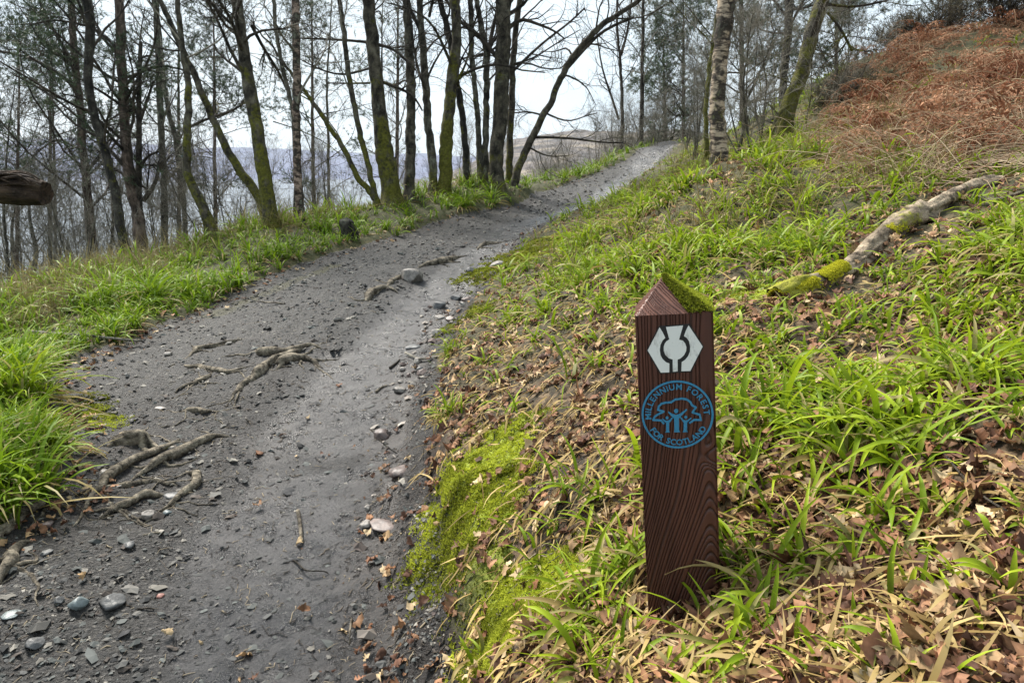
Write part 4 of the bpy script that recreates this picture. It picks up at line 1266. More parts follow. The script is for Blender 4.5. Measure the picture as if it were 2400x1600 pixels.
T('bare_tree', 'tall straight dark bare tree where the path meets the skyline', [(1503,370),(1503,330),(1505,245),(1505,156),(1507,67),(1507,0)], 21, (13,12,10,8), 'twig_dark', 'twig_grey', moss=.2, seed=24, nb=26, bl=(.7, 1.9), upb=.5, sides=8)
T('birch_tree', 'peeling birch trunk with black cracks standing on the bank beside the path', [(1688,420),(1686,379),(1683,312),(1679,246),(1686,179),(1690,112),(1697,54),(1704,0)], 6.1, (48,43,42,42,46,50), 'bark_birch', 'twig_dark', moss=.42, seed=25, nb=9, sides=24, rough=.12, bl=(.5, 1.3))
T('oak_tree', 'green mossy trunk leaning right, in front of the bracken slope', [(1838,360),(1840,326),(1842,268),(1860,223),(1878,179),(1891,125),(1904,71),(1922,18),(1931,0)], 8.4, (50,46,42,40,38,34), 'bark_oak', 'twig_dark', moss=.85, seed=26, nb=9, sides=20, rough=.14,
  extra=[([(1842,250,-.2),(1820,270,-.3),(1812,300,-.4),(1806,345,-.5)], (10,7)), ([(1935,10,0),(2000,20,.2),(2080,2,.4),(2150,-20,.5)], (7,4)), ([(1940,30),(1965,60),(1985,95),(1997,120)], (7,6)), ([(1870,200),(1840,190),(1800,170),(1770,200)], (4,2))])
T('pine_tree', 'straight dark pine trunk behind the leaning mossy one', [(1832,330),(1833,246),(1835,201),(1842,134),(1846,67),(1851,0)], 11, (24,22,22,24), 'bark_dark', 'twig_dark', kind='pine', moss=.2, seed=27, nb=22, bl=(1.0, 2.6), twig=(7, 6), upb=-.05, t0=.3)
T('oak_tree', 'narrow mossy trunk peeping out left of the peeling birch', [(1655,360),(1655,300),(1655,240),(1660,190),(1668,120),(1680,40),(1690,-10)], 9, (14,13,12,9), 'bark_oak', 'twig_dark', moss=.95, seed=28, nb=8, sides=10)
# pines of the background
def bgpine(label, u, v0, f, h, seed, w=14, group=None, crown0=.25, fol=1.0):
    P0 = U(u, v0, f); g = float(H(P0[0], P0[1]))
    # top of the stem h metres above its foot
    pts = [(u, v0)]
    for k in (0.33, .66, 1):
        pts.append((u + 6 * k * math.sin(seed), v0 - k * h * FPX / f * CP))
    return T('pine_tree', label, pts, f, (w, w * .8, w * .5, w * .15), 'bark_pine', 'twig_dark', kind='pine', moss=.05, ext=.6, seed=seed, nb=44, bl=(.9, 2.3), twig=(7, 6), upb=.12, t0=crown0, sides=8, foliage=fol, group=group)
bgpine('bushy blue green young pine with a narrow top, left of the peeling birch', 1602, 330, 22, 4.9, 41, 12, crown0=.1, fol=1.5)
bgpine('broad green pine filling the gap behind the peeling birch', 1560, 330, 26, 3.6, 42, 12, crown0=.1, fol=1.5)
bgpine('tall dense pine crown right behind the peeling birch', 1740, 320, 19, 5.5, 43, 18, crown0=.15, fol=1.5)
bgpine('dark pine with drooping boughs right of the leaning mossy trunk', 1960, 300, 17, 4.2, 44, 14, crown0=.1, fol=1.5)
bgpine('small pine on the skyline above the bracken slope', 2225, 130, 17, 3.0, 45, 12, crown0=.25, fol=1.5)
bgpine('pine crown leaning in at the top left corner beyond the broken limb', 40, 640, 16, 5.6, 46, 12, crown0=.5)
bgpine('pine behind the brown trunked forking pine', 118, 640, 19, 7.0, 47, 12, crown0=.5)
bgpine('pine between the slanting mossy trunk and the big dark one', 505, 560, 19, 7.0, 48, 12, crown0=.35)
bgpine('pine behind the ruddy birch and its pale stem', 735, 520, 20, 7.5, 49, 12, crown0=.3)
bgpine('tall pine behind the grey green lichened trunk', 420, 580, 20, 7.5, 50, 12, crown0=.4)
bgpine('pine glimpsed between the lichen blotched oak and the brown trunk', 930, 460, 22, 7.5, 51, 12, crown0=.4)
# slim bare trees of the slope
for k, (u, v0, v1, f, w) in enumerate([(31,656,473,17,12),(76,643,473,16,14),(20,640,240,14,8),(130,640,120,19,9),(255,630,230,19,9),(1148,430,60,17,8),(770,500,40,17,9),(900,460,60,19,9)]):
    lab = ['thin dark bare stem below the broken limb, nearest the left edge', 'thin bare stem below the tip of the broken limb', 'twisted bare crown beside the broken limb above the water',
           'slim bare tree behind the gap left of the brown forking pine', 'slim bare tree between the two leftmost dark trunks', 'slim bare tree in the gap of the two grey forked trunks',
           'slim bare tree right of the ruddy birch', 'slim bare tree seen behind the lichen blotched oak'][k]
    um = u + 14 * math.sin(k * 2.1)
    T('bare_tree', lab, [(u, v0), (um, (v0 * 2 + v1) / 3), (u - 5, (v0 + 2 * v1) / 3), (u + 9 * math.cos(k * 3.), v1)], f, (w, w * .8, w * .4), 'bark_grey', 'twig_grey', moss=.3, ext=1.5, seed=60 + k, nb=18, bl=(.7, 2.0), upb=.35, sides=8, t0=.15)

# understorey saplings: six shapes, copied along the slope
def copy_tree(src, loc, rz, s):
    c = src.copy(); col.objects.link(c)
    c.location = loc; c.rotation_euler = (0, 0, rz); c.scale = (s, s, s)
    for ch in src.children:
        d = ch.copy(); col.objects.link(d); d.parent = c
    return c
protos = []
for k in range(6):
    rng = np.random.default_rng(500 + k)
    o = empty('sapling', (0, 0, 0))
    st = 1 + k % 3
    A = Acc(); A2 = Acc()
    for q in range(st):
        n = 14
        d = nrm(np.array([rng.normal(0, .25), rng.normal(0, .25), 1.0])); p = np.array([rng.normal(0, .1), rng.normal(0, .1), -.2]); P = [p]
        for i in range(n - 1):
            d = nrm(d + rng.normal(0, .09, 3) + np.array([0, 0, .05])); P.append(P[-1] + d * .29)
        P = np.array(P)[None]; Rr = np.linspace(.032, .006, n)[None] * rng.uniform(.6, 1.1)
        V, Q = tube(P, Rr, 7, rough=.1, seed=k); A.add(V, Q, None, moss_col(V, 0, .35))
        B1, R1 = grow(P, Rr, 15, .6, 1.7, 25, 65, .12, 8, .12, .35, .5, rmin=.005)
        B2, R2 = grow(B1, R1, 7, .3, .85, 25, 60, .16, 6, .1, .15, .55, rmin=.0035)
        B3, R3 = grow(B2, R2, 5, .12, .4, 20, 60, .18, 4, .1, .1, .6, rmin=.0026)
        for BB, RR, sd_ in ((B1, R1, 5), (B2, R2, 3), (B3, R3, 3)):
            V, Q = tube(BB, RR, sd_); A2.add(V, Q, None, moss_col(V, 0, .3))
    A.build('trunk', M['bark_grey'], o)
    A2.build('crown', M['twig_grey'], o)
    protos.append(o)
rng = np.random.default_rng(99)
sp = [(30,15,.9),(95,17,1),(160,16,.9),(240,15,.9),(285,17,1),(350,18,1.1),(400,14,.8),(455,17,1),(520,15,.8),(555,18,1),(590,16,.9),(660,16,1),(680,20,1.2),(745,13,.9),(765,16,1),(800,18,1.2),(835,15,.9),
      (860,19,1.2),(935,16,1),(985,18,1.1),(1030,17,1),(1075,19,1.1),(1105,17,.8),(1150,20,1),(1215,19,.7),(0,19,1),(60,21,1.2),(130,23,1.2),(210,22,1.2),(330,24,1.3),(480,24,1.3),(620,24,1.3),(720,25,1.4),(820,25,1.4),(910,26,1.3),(1000,25,1.2),(1240,21,.6),(1285,22,.5),
      (745,19,1.2),(780,21,1.3),(840,22,1.3),(700,19,1.1),(560,21,1.2),(510,20,1.1),
      (10,13,.6),(70,14,.7),(120,15,.75),(190,13,.6),(265,16,1),(300,14,.6),(380,17,1.1),(430,15,.8),(470,14,.7),(535,13,.6),(600,13,.6),(655,12,.5),(675,13,.6),(770,13,.6),(830,13.5,.6),(865,14,.7),(935,14,.7),(990,14.5,.7),(20,24,1.3),(90,25,1.4),(170,26,1.4),(250,26,1.4),(290,21,1.2),(370,22,1.2),(440,26,1.4),(540,26,1.4),(590,27,1.4),(650,28,1.5),(760,27,1.4),(870,28,1.5),(960,29,1.5),(1050,28,1.3),(-40,14,.8),(-60,18,1.1),(1080,15,.6),(1130,16,.6)]
sp = [q for i_, q in enumerate(sp) if i_ < 6 or (i_ % 5 in (0, 2, 3) and q[1] < 24)]
glab = 'slender bare grey sapling in the thicket on the loch side slope'
for k, (u, f, s) in enumerate(sp):
    P0 = U(u, 560, f)
    x, y = P0[0], P0[1]
    z = float(H(x, y))
    o = protos[k] if k < 6 else copy_tree(protos[k % 6], (0, 0, 0), 0, 1)
    o.location = (x, y, z - .05); o.rotation_euler = (0, 0, rng.uniform(0, 6.28)); vt = rng.uniform(230, 470); sc_ = float(np.clip((U(u, vt, f)[2] - z) / 3.9, .45, 2.3)); o.scale = (sc_ * .75, sc_ * .75, sc_)
    tag(o, glab, 'sapling', 'bare saplings in the thicket on the slope')
sp2 = [(1720,8.5,.75),(1745,9.5,.8),(1765,8,.7),(1790,9,.75),(1775,11,.8),(1640,10,.6),(1630,12,.7),(1900,9.2,.6),(1930,10,.65),(1705,10,.8),(1815,9.8,.7),(1960,11,.7),(1600,14,.7)]
for k, (u, f, s) in enumerate(sp2):
    P0 = U(u, 330, f)
    x, y = P0[0], P0[1]
    o = copy_tree(protos[(k * 2 + 1) % 6], (x, y, float(H(x, y)) - .05), rng.uniform(0, 6.28), s * .62)
    tag(o, 'thin dark shoot with fine twigs between the peeling birch and the leaning mossy trunk', 'sapling', 'thin shoots round the birch')
sp3 = [(1300,22,.45),(1340,21,.5),(1385,20,.5),(1420,21,.6),(1475,20,.5),(1520,20,.55),(1400,24,.6),(1450,24,.7),(1550,22,.6),(1495,23,.7),(1535,19,.4),(1350,24,.6),(1280,20,.6),(1320,19,.5),(1365,22,.7),(1410,22,.7),(1440,19,.5),(1485,22,.8),(1510,24,.8),(1560,25,.9),(1585,21,.6),(1330,26,.9),(1390,27,.9)]
for k, (u, f, s) in enumerate(sp3):
    P0 = U(u, 400, f)
    x, y = P0[0], P0[1]
    o = copy_tree(protos[(k * 5 + 2) % 6], (x, y, float(H(x, y)) - .05), rng.uniform(0, 6.28), s)
    tag(o, 'low bare brown bush on the edge above the moor, beyond the verge', 'bush', 'bare bushes beyond the far verge')
# gorse and heather shrubs at the top of the bracken slope
def shrub(label, u, v, f, wd, ht, seed, mat='twig_dark', green=.5):
    global rng
    rng = np.random.default_rng(seed)
    P0 = U(u, v, f); x, y = P0[0], P0[1]; z = float(H(x, y))
    o = empty('shrub', (x, y, z)); tag(o, label, 'shrub')
    n = 34
    a = rng.uniform(0, 6.28, n); el = rng.uniform(.35, 1.5, n)
    d = np.stack([np.cos(a) * np.cos(el) * wd, np.sin(a) * np.cos(el) * wd, np.sin(el) * ht], -1)
    t = np.linspace(0, 1, 7)[None, :, None]
    P = d[:, None] * t + rng.normal(0, .04, (n, 7, 3)) * t
    Rr = np.linspace(.01, .004, 7)[None] * np.ones((n, 1))
    B2, R2 = grow(P, Rr, 8, .2, .55, 15, 60, .12, 5, .2, .3, .6, rmin=.003)
    B3, R3 = grow(B2, R2, 5, .08, .28, 15, 60, .12, 4, .1, .3, .6, rmin=.0025)
    A = Acc()
    for BB, RR in ((P, Rr), (B2, R2), (B3, R3)):
        V, Q = tube(BB, RR, 3); A.add(V, Q, None, np.zeros((len(V), 3)) + .1)
    A.build('stems', M[mat], o)
    A = Acc(); needles(A, B3[rng.random(len(B3)) < green], 5, .035, .008, (.07, .07, .035), (.19, .15, .09))
    A.build('foliage', M['needle'], o)
shrub('grey green gorse bush on the skyline right of the small pine', 2345, 95, 12, .9, .7, 701)
shrub('dark gorse bush crowning the slope in the top right corner', 2440, 60, 11.5, 1.0, .9, 702)
shrub('low dull bush on the skyline left of the small pine', 2190, 150, 13.5, .8, .6, 703)
shrub('low spreading bush where the bracken slope meets the pines', 2110, 190, 14, .8, .45, 704)
shrub('twiggy heather bush at the lower left end of the bracken', 1985, 262, 10.5, .4, .3, 705)
rng = np.random.default_rng(31)

# ------------------------------------------------------------------ bracken
def bracken(n, xs, ys, hmin, hmax, seed):
    global rng
    rng = np.random.default_rng(seed)
    x, y = xs, ys; n = len(x)
    z = H(x, y)
    az = rng.uniform(0, 6.28, n); el = rng.uniform(.35, 1.45, n); L_ = rng.uniform(hmin, hmax, n)
    K = 9
    P = [np.stack([x, y, z - .02], -1)]
    e = el.copy()
    for k in range(K - 1):
        e = e - rng.uniform(.05, .5, n)
        e = np.maximum(e, -.9)
        az = az + rng.normal(0, .08, n)
        P.append(P[-1] + (np.stack([np.cos(az) * np.cos(e), np.sin(az) * np.cos(e), np.sin(e)], -1) * (L_ / (K - 1))[:, None]))
    P = np.stack(P, 1)
    g = H0(P[..., 0], P[..., 1]) + .03
    P[..., 2] = np.maximum(P[..., 2], g)
    A = Acc()
    V, Q = tube(P, np.linspace(.0035, .0015, K)[None] * rng.uniform(.8, 1.6, (n, 1)), 4)
    hue = rng.random(n)
    sc_ = lerp((.30, .18, .10), (.52, .40, .26), rng.random(n))
    A.add(V, Q, None, np.repeat(sc_, K * 4, 0))
    # pinnae
    cA = lerp((.15, .052, .026), (.42, .235, .14), hue ** 1.2)
    for t in np.linspace(.25, .97, 13):
        f = t * (K - 1); i = min(int(f), K - 2); fr = f - i
        p = P[:, i] * (1 - fr) + P[:, i + 1] * fr
        tg = nrm(P[:, i + 1] - P[:, i])
        sdv = nrm(np.cross(tg, np.array([0, 0, 1.0])) + rng.normal(0, .15, tg.shape))
        for sgn in (-1, 1):
            ln = (L_ * .30 * (1 - .75 * abs(t - .4) / .6) * rng.uniform(.4, 1.1, n))[:, None]
            d = nrm(sdv * sgn + tg * .4 + np.array([0, 0, -.55]) + rng.normal(0, .25, p.shape))
            for s in np.linspace(.12, 1, 6):
                q = p + d * ln * s + np.array([0, 0, -.25]) * ln * s * s
                for s2 in (-1, 1):
                    dd = nrm(tg * s2 + d * .5 + rng.normal(0, .35, p.shape))
                    w = ln * (.20 * (1.15 - s))
                    V = np.stack([q - d * w * .35, q + d * w * .35, q + dd * w * 1.1 + np.array([0, 0, -.3]) * w], 1).reshape(-1, 3)
                    c = cA * rng.uniform(.6, 1.5, (n, 1))
                    A.add(V, None, np.arange(len(V)).reshape(-1, 3), np.repeat(np.clip(c, 0, 1), 3, 0))
    return A
x, y = logpolar(9000, 4.2, 17, 12, 60, .9)
ok = inpoly(x, y, BRK) & (rng.random(len(x)) < (.10 + .90 * sst(.43, .53, fbm(x * 1.1, y * 1.1, 401, 3)))) & inview(x, y)
x, y = x[ok][:1900], y[ok][:1900]
A = bracken(len(x), x, y, .5, 1.05, 402)
bo = A.build('bracken', M['bracken'], smooth=False)
tag(bo, 'rust brown dead bracken fronds heaped over the upper right slope', 'bracken', kind='stuff')
print('bracken', len(bo.data.polygons))
# bare stalks arching out of its lower edge
rng = np.random.default_rng(55)
n = 760
EDG = np.array([hit(u, v)[:2] for u, v in [(1960,330),(2000,380),(2080,430),(2180,420),(2290,395),(2400,380)]])
t = rng.uniform(0, len(EDG) - 1.001, n); i = t.astype(int); fr = (t - i)[:, None]
pp = EDG[i] * (1 - fr) + EDG[i + 1] * fr + rng.normal(0, .28, (n, 2)) + (rng.random((n, 1)) < .5) * rng.uniform(0, 1, (n, 1)) * np.array([[2.2, 2.6]])
x, y = pp[:, 0], pp[:, 1]
az = rng.uniform(0, 6.28, n); e = rng.uniform(.1, 1.2, n); L_ = rng.uniform(.25, .85, n)
P = [np.stack([x, y, H(x, y)], -1)]
for k in range(6):
    e = e - rng.uniform(0, .35, n); az = az + rng.normal(0, .08, n)
    P.append(P[-1] + np.stack([np.cos(az) * np.cos(e), np.sin(az) * np.cos(e), np.sin(e)], -1) * (L_ / 6)[:, None])
P = np.stack(P, 1); P[..., 2] = np.maximum(P[..., 2], H0(P[..., 0], P[..., 1]) + .04)
V, Q = tube(P, rng.uniform(.0015, .0038, n)[:, None] * np.linspace(1, .5, 7)[None], 4)
A = Acc(); A.add(V, Q, None, np.repeat(lerp((.28, .17, .10), (.58, .46, .32), rng.random(n)), 28, 0))
tag(A.build('bracken_stalks', M['straw']), 'bare pale bracken stalks arching from the foot of the slope', 'bracken', kind='stuff')

# ------------------------------------------------------------------ roots, stones, sticks, log
def on_ground(pts, lift=0.0, n=24):
    P = np.array([hit(u, v, H0) for u, v in pts])
    X = resample(P, n)
    X[:, 2] = H(X[:, 0], X[:, 1]) + lift
    return X
def root_obj(label, pts, w, ends=(.15, .06), lift=.2, hump=None, mat='root', name='tree_root', cat='root', rough=.3, sides=12, seed=0, mossy=.35):
    X = on_ground(pts, 0, 34)
    d = np.linalg.norm(X.mean(0) - np.array([0, 0, EYE]))
    r = w * d / FPX / 2 * 1.12
    t = np.linspace(0, 1, len(X))
    X[:, 0] += (vn(t * 11 + seed, t * 0, seed) - .5) * .022; X[:, 1] += (vn(t * 9 + seed, t * 0 + 4, seed + 3) - .5) * .03
    prof = np.clip(np.minimum(t / .2, 1) * (1 - ends[0]) + ends[0], 0, 1) * np.clip(np.minimum((1 - t) / .45, 1) * (1 - ends[1]) + ends[1], 0, 1)
    rad = r * prof * (1 + .18 * np.sin(t * 9 + seed))
    zz = X[:, 2] + rad * (lift)
    for _ in range(6): zz[1:-1] = zz[1:-1] * .5 + (zz[2:] + zz[:-2]) * .25
    if hump is not None: zz = zz + hump * np.sin(t * math.pi)
    zz[0] -= r * 1.2; zz[-1] -= r * 1.5
    X[:, 2] = zz
    o_ = X[len(X) // 2].copy()
    V, Q = tube(X, rad, sides, rough=rough, seed=seed)
    if name == 'tree_root':
        rs = np.random.default_rng(seed + 77)
        for q in range(4):
            k0 = rs.integers(4, 30); a_ = rs.uniform(0, 6.28); st_ = rs.uniform(.012, .03); p_ = X[k0].copy(); Y = [p_.copy()]
            for _ in range(13):
                a_ += rs.normal(0, .28); p_ = p_ + np.array([math.cos(a_), math.sin(a_), 0]) * st_; Y.append(p_.copy())
            Y = np.array(Y); Y[1:, 2] = H(Y[1:, 0], Y[1:, 1]) + .003; Y[-1, 2] -= .01
            V2, Q2 = tube(Y, np.linspace(rad[k0] * .5, .0018, 14), 7, rough=.2, seed=seed + q)
            Q = np.concatenate([Q, Q2 + len(V)]); V = np.concatenate([V, V2])
    C = np.zeros((len(V), 3)) + mossy * vn(V[:, 0] * 6, V[:, 1] * 6, seed)[:, None]
    o = mesh_np(name, V - o_, Q, None, C, M[mat])
    o.location = o_
    tag(o, label, cat)
    return o
RT = [('long straight root crossing the lower root tangle towards the mud', [(548,1019),(502,1025),(459,1042),(408,1068),(361,1089),(323,1114),(290,1142)], 17),
 ('longest pale root curving down to the left through the lower tangle', [(425,1022),(404,1042),(361,1059),(315,1080),(272,1106),(242,1131),(225,1157),(204,1182),(187,1200),(158,1245)], 17),
 ('hooked root bending round and back at the edge of the mud', [(432,1098),(454,1104),(463,1126),(449,1145),(421,1164),(393,1187),(346,1217)], 15),
 ('short wavy root inside the lower tangle above the grey flat stone', [(257,1143),(290,1140),(323,1131),(355,1129),(388,1133),(418,1131)], 12),
 ('straight thick root ending beside the white stone', [(386,1157),(346,1161),(304,1180),(262,1199),(220,1215)], 17),
 ('broad root running out to the left under the grass tussock', [(-30,1272),(0,1253),(28,1229),(61,1206),(94,1187),(136,1180),(182,1178)], 22),
 ('thick pale root at the left edge below the tussock', [(82,1262),(52,1275),(35,1300),(12,1338),(-20,1390)], 22),
 ('swollen grey root knuckle behind the lower root tangle', [(250,1050),(280,1040),(323,1036),(353,1040),(380,1048)], 30),
 ('pale split root at the top of the upper tangle', [(591,825),(616,832),(663,830),(697,821),(731,811),(757,817)], 17),
 ('dark arched root hanging over the mud at the end of the upper tangle', [(648,866),(663,851),(680,842),(714,836),(757,848)], 19),
 ('thick knotted root in the middle of the upper tangle', [(585,897),(608,872),(629,855),(655,842),(690,828),(720,816)], 22),
 ('thin arched root left of the upper tangle', [(430,855),(468,857),(497,868),(531,872),(570,868),(600,853)], 11),
 ('thin dark root above and left of the upper tangle', [(582,793),(548,800),(502,810),(463,817),(446,832),(422,850)], 10),
 ('thin root dropping from the upper tangle towards the mud', [(597,872),(574,898),(553,927),(528,952)], 11),
 ('flat thin root lying alone between the two tangles', [(421,959),(459,963),(493,961),(542,955)], 9),
 ('straight thin root running left from the upper tangle', [(502,872),(476,889),(438,906),(400,922)], 8),
 ('dark root stub undercut by the mud in front of the big pale stone', [(858,708),(869,690),(888,682),(915,678),(935,682)], 16),
 ('forked root pinned behind the big pale stone', [(905,674),(920,660),(940,648),(958,640)], 12),
 ('worn root along the step beyond the big pale stone', [(978,628),(1026,615),(1060,601),(1098,590)], 15),
 ('small dark root stub crossing the mud farthest up the path', [(1118,580),(1133,569),(1155,564),(1190,560)], 9)]
for k, (lb, pts, w) in enumerate(RT):
    root_obj(lb, pts, w, seed=k + 3, hump=.012 if w > 14 else .004)

def ico(sub):
    bm = bmesh.new(); bmesh.ops.create_icosphere(bm, subdivisions=sub, radius=1)
    V = np.array([v.co[:] for v in bm.verts]); F = np.array([[v.index for v in f.verts] for f in bm.faces]); bm.free()
    return V, F
IV, IF = ico(4)
def stone(label, u, v, w, h, mat, seed, sink=.35, ang=0.0, flat=None, group=None, name='stone'):
    P0 = hit(u, v + h * .3)
    d = float(np.linalg.norm(P0 - np.array([0, 0, EYE])))
    a = w * d / FPX / 2 * 1.12; c = (h * d / FPX / 2) * (flat or 1.0) * 1.2
    rs = np.random.default_rng(seed + 9000)
    V = IV.copy()
    # facets: clip the sphere by random planes
    for _ in range(14):
        n_ = nrm(rs.normal(size=3)); k = rs.uniform(.62, .9)
        dd = V @ n_
        V = V - np.maximum(dd - k, 0)[:, None] * n_ * .9
    V = V * (1 + .10 * (fbm(V[:, 0] * 2 + 5 + seed, V[:, 1] * 2 + V[:, 2] * 1.7, seed, 4)[:, None] - .5) * 2)
    V = V * np.array([a, a * rs.uniform(.7, 1.0), c])
    ca, sa = math.cos(ang), math.sin(ang)
    V = np.stack([V[:, 0] * ca - V[:, 1] * sa, V[:, 0] * sa + V[:, 1] * ca, V[:, 2]], -1)
    z = float(H(P0[0], P0[1]))
    o = mesh_np(name, V, None, IF, None, M[mat])
    o.location = (P0[0], P0[1], z + c * (1 - 2 * sink))
    tag(o, label, 'stone', group)
    return o
ST = [('big pale rounded stone wedged among roots in the middle of the path', 965, 640, 54, 40, 'stone_pale', .25),
 ('pale stone half buried at the far edge of the mud', 1167, 615, 38, 24, 'stone_pale', .35), ('grey rounded stone set in mud near the far root stub', 1102, 622, 20, 15, 'stone_grey', .3),
 ('wet grey boulder beside the mud where the stones begin', 1030, 700, 38, 24, 'stone_grey', .35), ('round grey stone behind the wet boulder', 1070, 684, 26, 18, 'stone_grey', .3),
 ('pinkish stone right of the round grey one', 1095, 691, 26, 17, 'stone_brown', .3), ('small white stone below the pinkish one', 1084, 706, 17, 11, 'stone_pale', .3),
 ('pale angular stone at the foot of the moss', 1030, 728, 28, 15, 'stone_pale', .35), ('smooth brown cobble under the mossy bank', 1056, 747, 24, 19, 'stone_brown', .25),
 ('white lumpy stone in the row beside the mud', 1022, 763, 30, 18, 'stone_pale', .3), ('flat grey and white stone lying in the mud', 968, 794, 38, 19, 'stone_grey', .35),
 ('small grey pebble left of the white lumpy stone', 993, 768, 11, 8, 'stone_grey', .3), ('brown cobble at the bottom of the row of stones', 990, 860, 30, 20, 'stone_brown', .3),
 ('pale stone under the lichened twig', 978, 830, 20, 17, 'stone_pale', .3), ('dark grey stone between the twig and the brown cobble', 985, 846, 18, 14, 'stone_grey', .3),
 ('small white pebble left of the brown cobble', 943, 848, 15, 10, 'stone_pale', .3), ('small pinkish pebble touching the brown cobble', 957, 857, 12, 13, 'stone_brown', .3),
 ('white stone lying apart below the row', 936, 893, 32, 19, 'stone_pale', .3), ('small bright pebble just right of the white stone apart', 964, 883, 12, 11, 'stone_pale', .3),
 ('tiny white pebble above the white stone apart', 938, 873, 14, 8, 'stone_pale', .3), ('tiny white pebble below the brown cobble', 993, 876, 10, 6, 'stone_pale', .3),
 ('long purple grey slab set flush in the mud', 895, 985, 42, 52, 'stone_brown', .42), ('broad brown slab set flush at the edge of the mud', 938, 1080, 52, 50, 'stone_brown', .44),
 ('small white oval pebble below the broad brown slab', 949, 1132, 13, 17, 'stone_pale', .3), ('white pebble at the mud edge above the pale cobble', 861, 1166, 19, 14, 'stone_pale', .3),
 ('pale cobble leaning on the dark brown slab', 857, 1203, 28, 34, 'stone_pale', .3), ('dark brown slab beside the pale cobble', 898, 1202, 72, 32, 'stone_brown', .42),
 ('small grey pebble right of the dark brown slab', 987, 1187, 14, 10, 'stone_grey', .3), ('bright white stone at the end of the thick root', 346, 1200, 30, 24, 'stone_pale', .25),
 ('bluish pebble beside the bright white stone', 393, 1197, 18, 13, 'stone_blue', .3), ('white pebble beside the moss hummock', 243, 1098, 19, 14, 'stone_pale', .3),
 ('second pale pebble by the moss hummock', 258, 1106, 16, 9, 'stone_pale', .3), ('flat grey stone inside the hooked root', 404, 1152, 38, 22, 'stone_grey', .35),
 ('pale green slate chip at the lower left', 187, 1413, 36, 26, 'stone_blue', .35), ('dark slate chip in the mud below the root tangle', 302, 1270, 28, 15, 'stone_grey', .3),
 ('dark round chip left of the pale green slate', 140, 1408, 20, 18, 'stone_grey', .3), ('broad grey slate plate right of the pale green chip', 262, 1408, 50, 28, 'stone_grey', .38),
 ('tan stone held by the broad left root', 108, 1226, 28, 18, 'stone_brown', .3), ('grey chip below the tan stone', 110, 1290, 24, 12, 'stone_grey', .3),
 ('small pink chip lying in the mud', 374, 1381, 16, 11, 'stone_pink', .3), ('flat pale stone between the two root tangles', 376, 949, 24, 10, 'stone_pale', .3),
 ('white pebble left of the upper root tangle', 395, 827, 16, 11, 'stone_pale', .3), ('pale lump of stone in the gravel left of the big stone', 792, 745, 22, 14, 'stone_pale', .3),
 ('small white pebble above the thin dark root', 491, 782, 13, 7, 'stone_pale', .3), ('flat bluish flake below the pale green slate', 28, 1440, 34, 12, 'stone_blue', .36), ('dark flake at the lower left edge', 80, 1500, 34, 20, 'stone_grey', .36),
 ('pale stone beside the wavy root', 280, 1135, 18, 7, 'stone_pale', .3)]
for k, (lb, u, v, w, h, mt, sk) in enumerate(ST):
    stone(lb, u, v, w, h, mt, k, sk, ang=k * .7, flat=.8 if 'slab' not in lb and 'flat' not in lb else .45)

# sticks and twigs
def stick(label, pts, w, mat='root', name='stick', cat='stick', lift=1.0, side=None, seed=0, parts=()):
    X = on_ground(pts, 0, 16)
    d = np.linalg.norm(X.mean(0) - np.array([0, 0, EYE])); r = w * d / FPX / 2
    z = X[:, 2] + r * lift
    for _ in range(8): z[1:-1] = np.maximum(z[1:-1], 0) * .4 + (z[2:] + z[:-2]) * .3
    X[:, 2] = z
    o_ = X[0].copy()
    A = Acc()
    V, Q = tube(X, np.full(16, r) * np.linspace(1, .65, 16), 8, rough=.15, seed=seed)
    A.add(V, Q, None, np.zeros((len(V), 3)) + .1)
    capc = [[k for k in range(8)][::-1], [15 * 8 + k for k in range(8)]]
    A.T.append(np.array([(0, k + 1, k) for k in range(1, 7)] + [(120, 120 + k, 121 + k) for k in range(1, 7)], dtype=np.int64))
    if side is not None:
        Y = on_ground(side, 0, 16); Y[:, 2] += r * .8
        Y[0] = X[len(X) // 2]
        V, Q = tube(Y, np.full(16, r * .5), 6); A.add(V, Q, None, np.zeros((len(V), 3)) + .1)
    o = A.build(name, M[mat], origin=o_); o.location = o_
    tag(o, label, cat)
    return o
stick('short straight stick lying along the muddy path', [(697,1180),(702,1210),(706,1253)], 10)
stick('thin dark bent twig on the mud below the stick', [(686,1294),(700,1308),(716,1325),(740,1323),(768,1320)], 4, 'twig_dark', 'twig', 'twig', seed=2)
stick('pale flecked birch twig lying across the row of stones', [(950,820),(984,835),(1010,838),(1036,839)], 6, 'twig_grey', 'twig', 'twig', 2.0)
stick('long grey fallen branch poking out of the verge grass', [(72,796),(128,800),(179,808),(247,810),(290,811),(335,813)], 7, 'twig_grey', 'branch', 'branch', 3.0, side=[(190,808),(150,792),(120,778)])
stick('orange brown broken twig below the root tangle', [(336,1257),(360,1255),(384,1254)], 5, 'root', 'twig', 'twig')
stick('dark curved twig under the pale green slate', [(286,1410),(300,1422),(330,1428),(360,1420)], 4, 'twig_dark', 'twig', 'twig', seed=5)
stick('upright looking dark twig near the muddy leaf', [(824,1438),(822,1460),(819,1488)], 5, 'root', 'twig', 'twig')
stick('thin dark twig beside the long purple grey slab', [(870,992),(900,1020),(930,1042)], 3, 'twig_dark', 'twig', 'twig')
stick('dark stick at the edge of the row of stones', [(913,850),(925,842),(937,832)], 6, 'twig_dark', 'stick', 'stick')
stick('grey stick half sunk in mud above the long slab', [(880,903),(893,895),(907,888)], 6, 'root', 'stick', 'stick')
stick('thin pale twig lying in the gravel by the mossy strip', [(612,706),(640,708),(668,713)], 4, 'root', 'twig', 'twig')
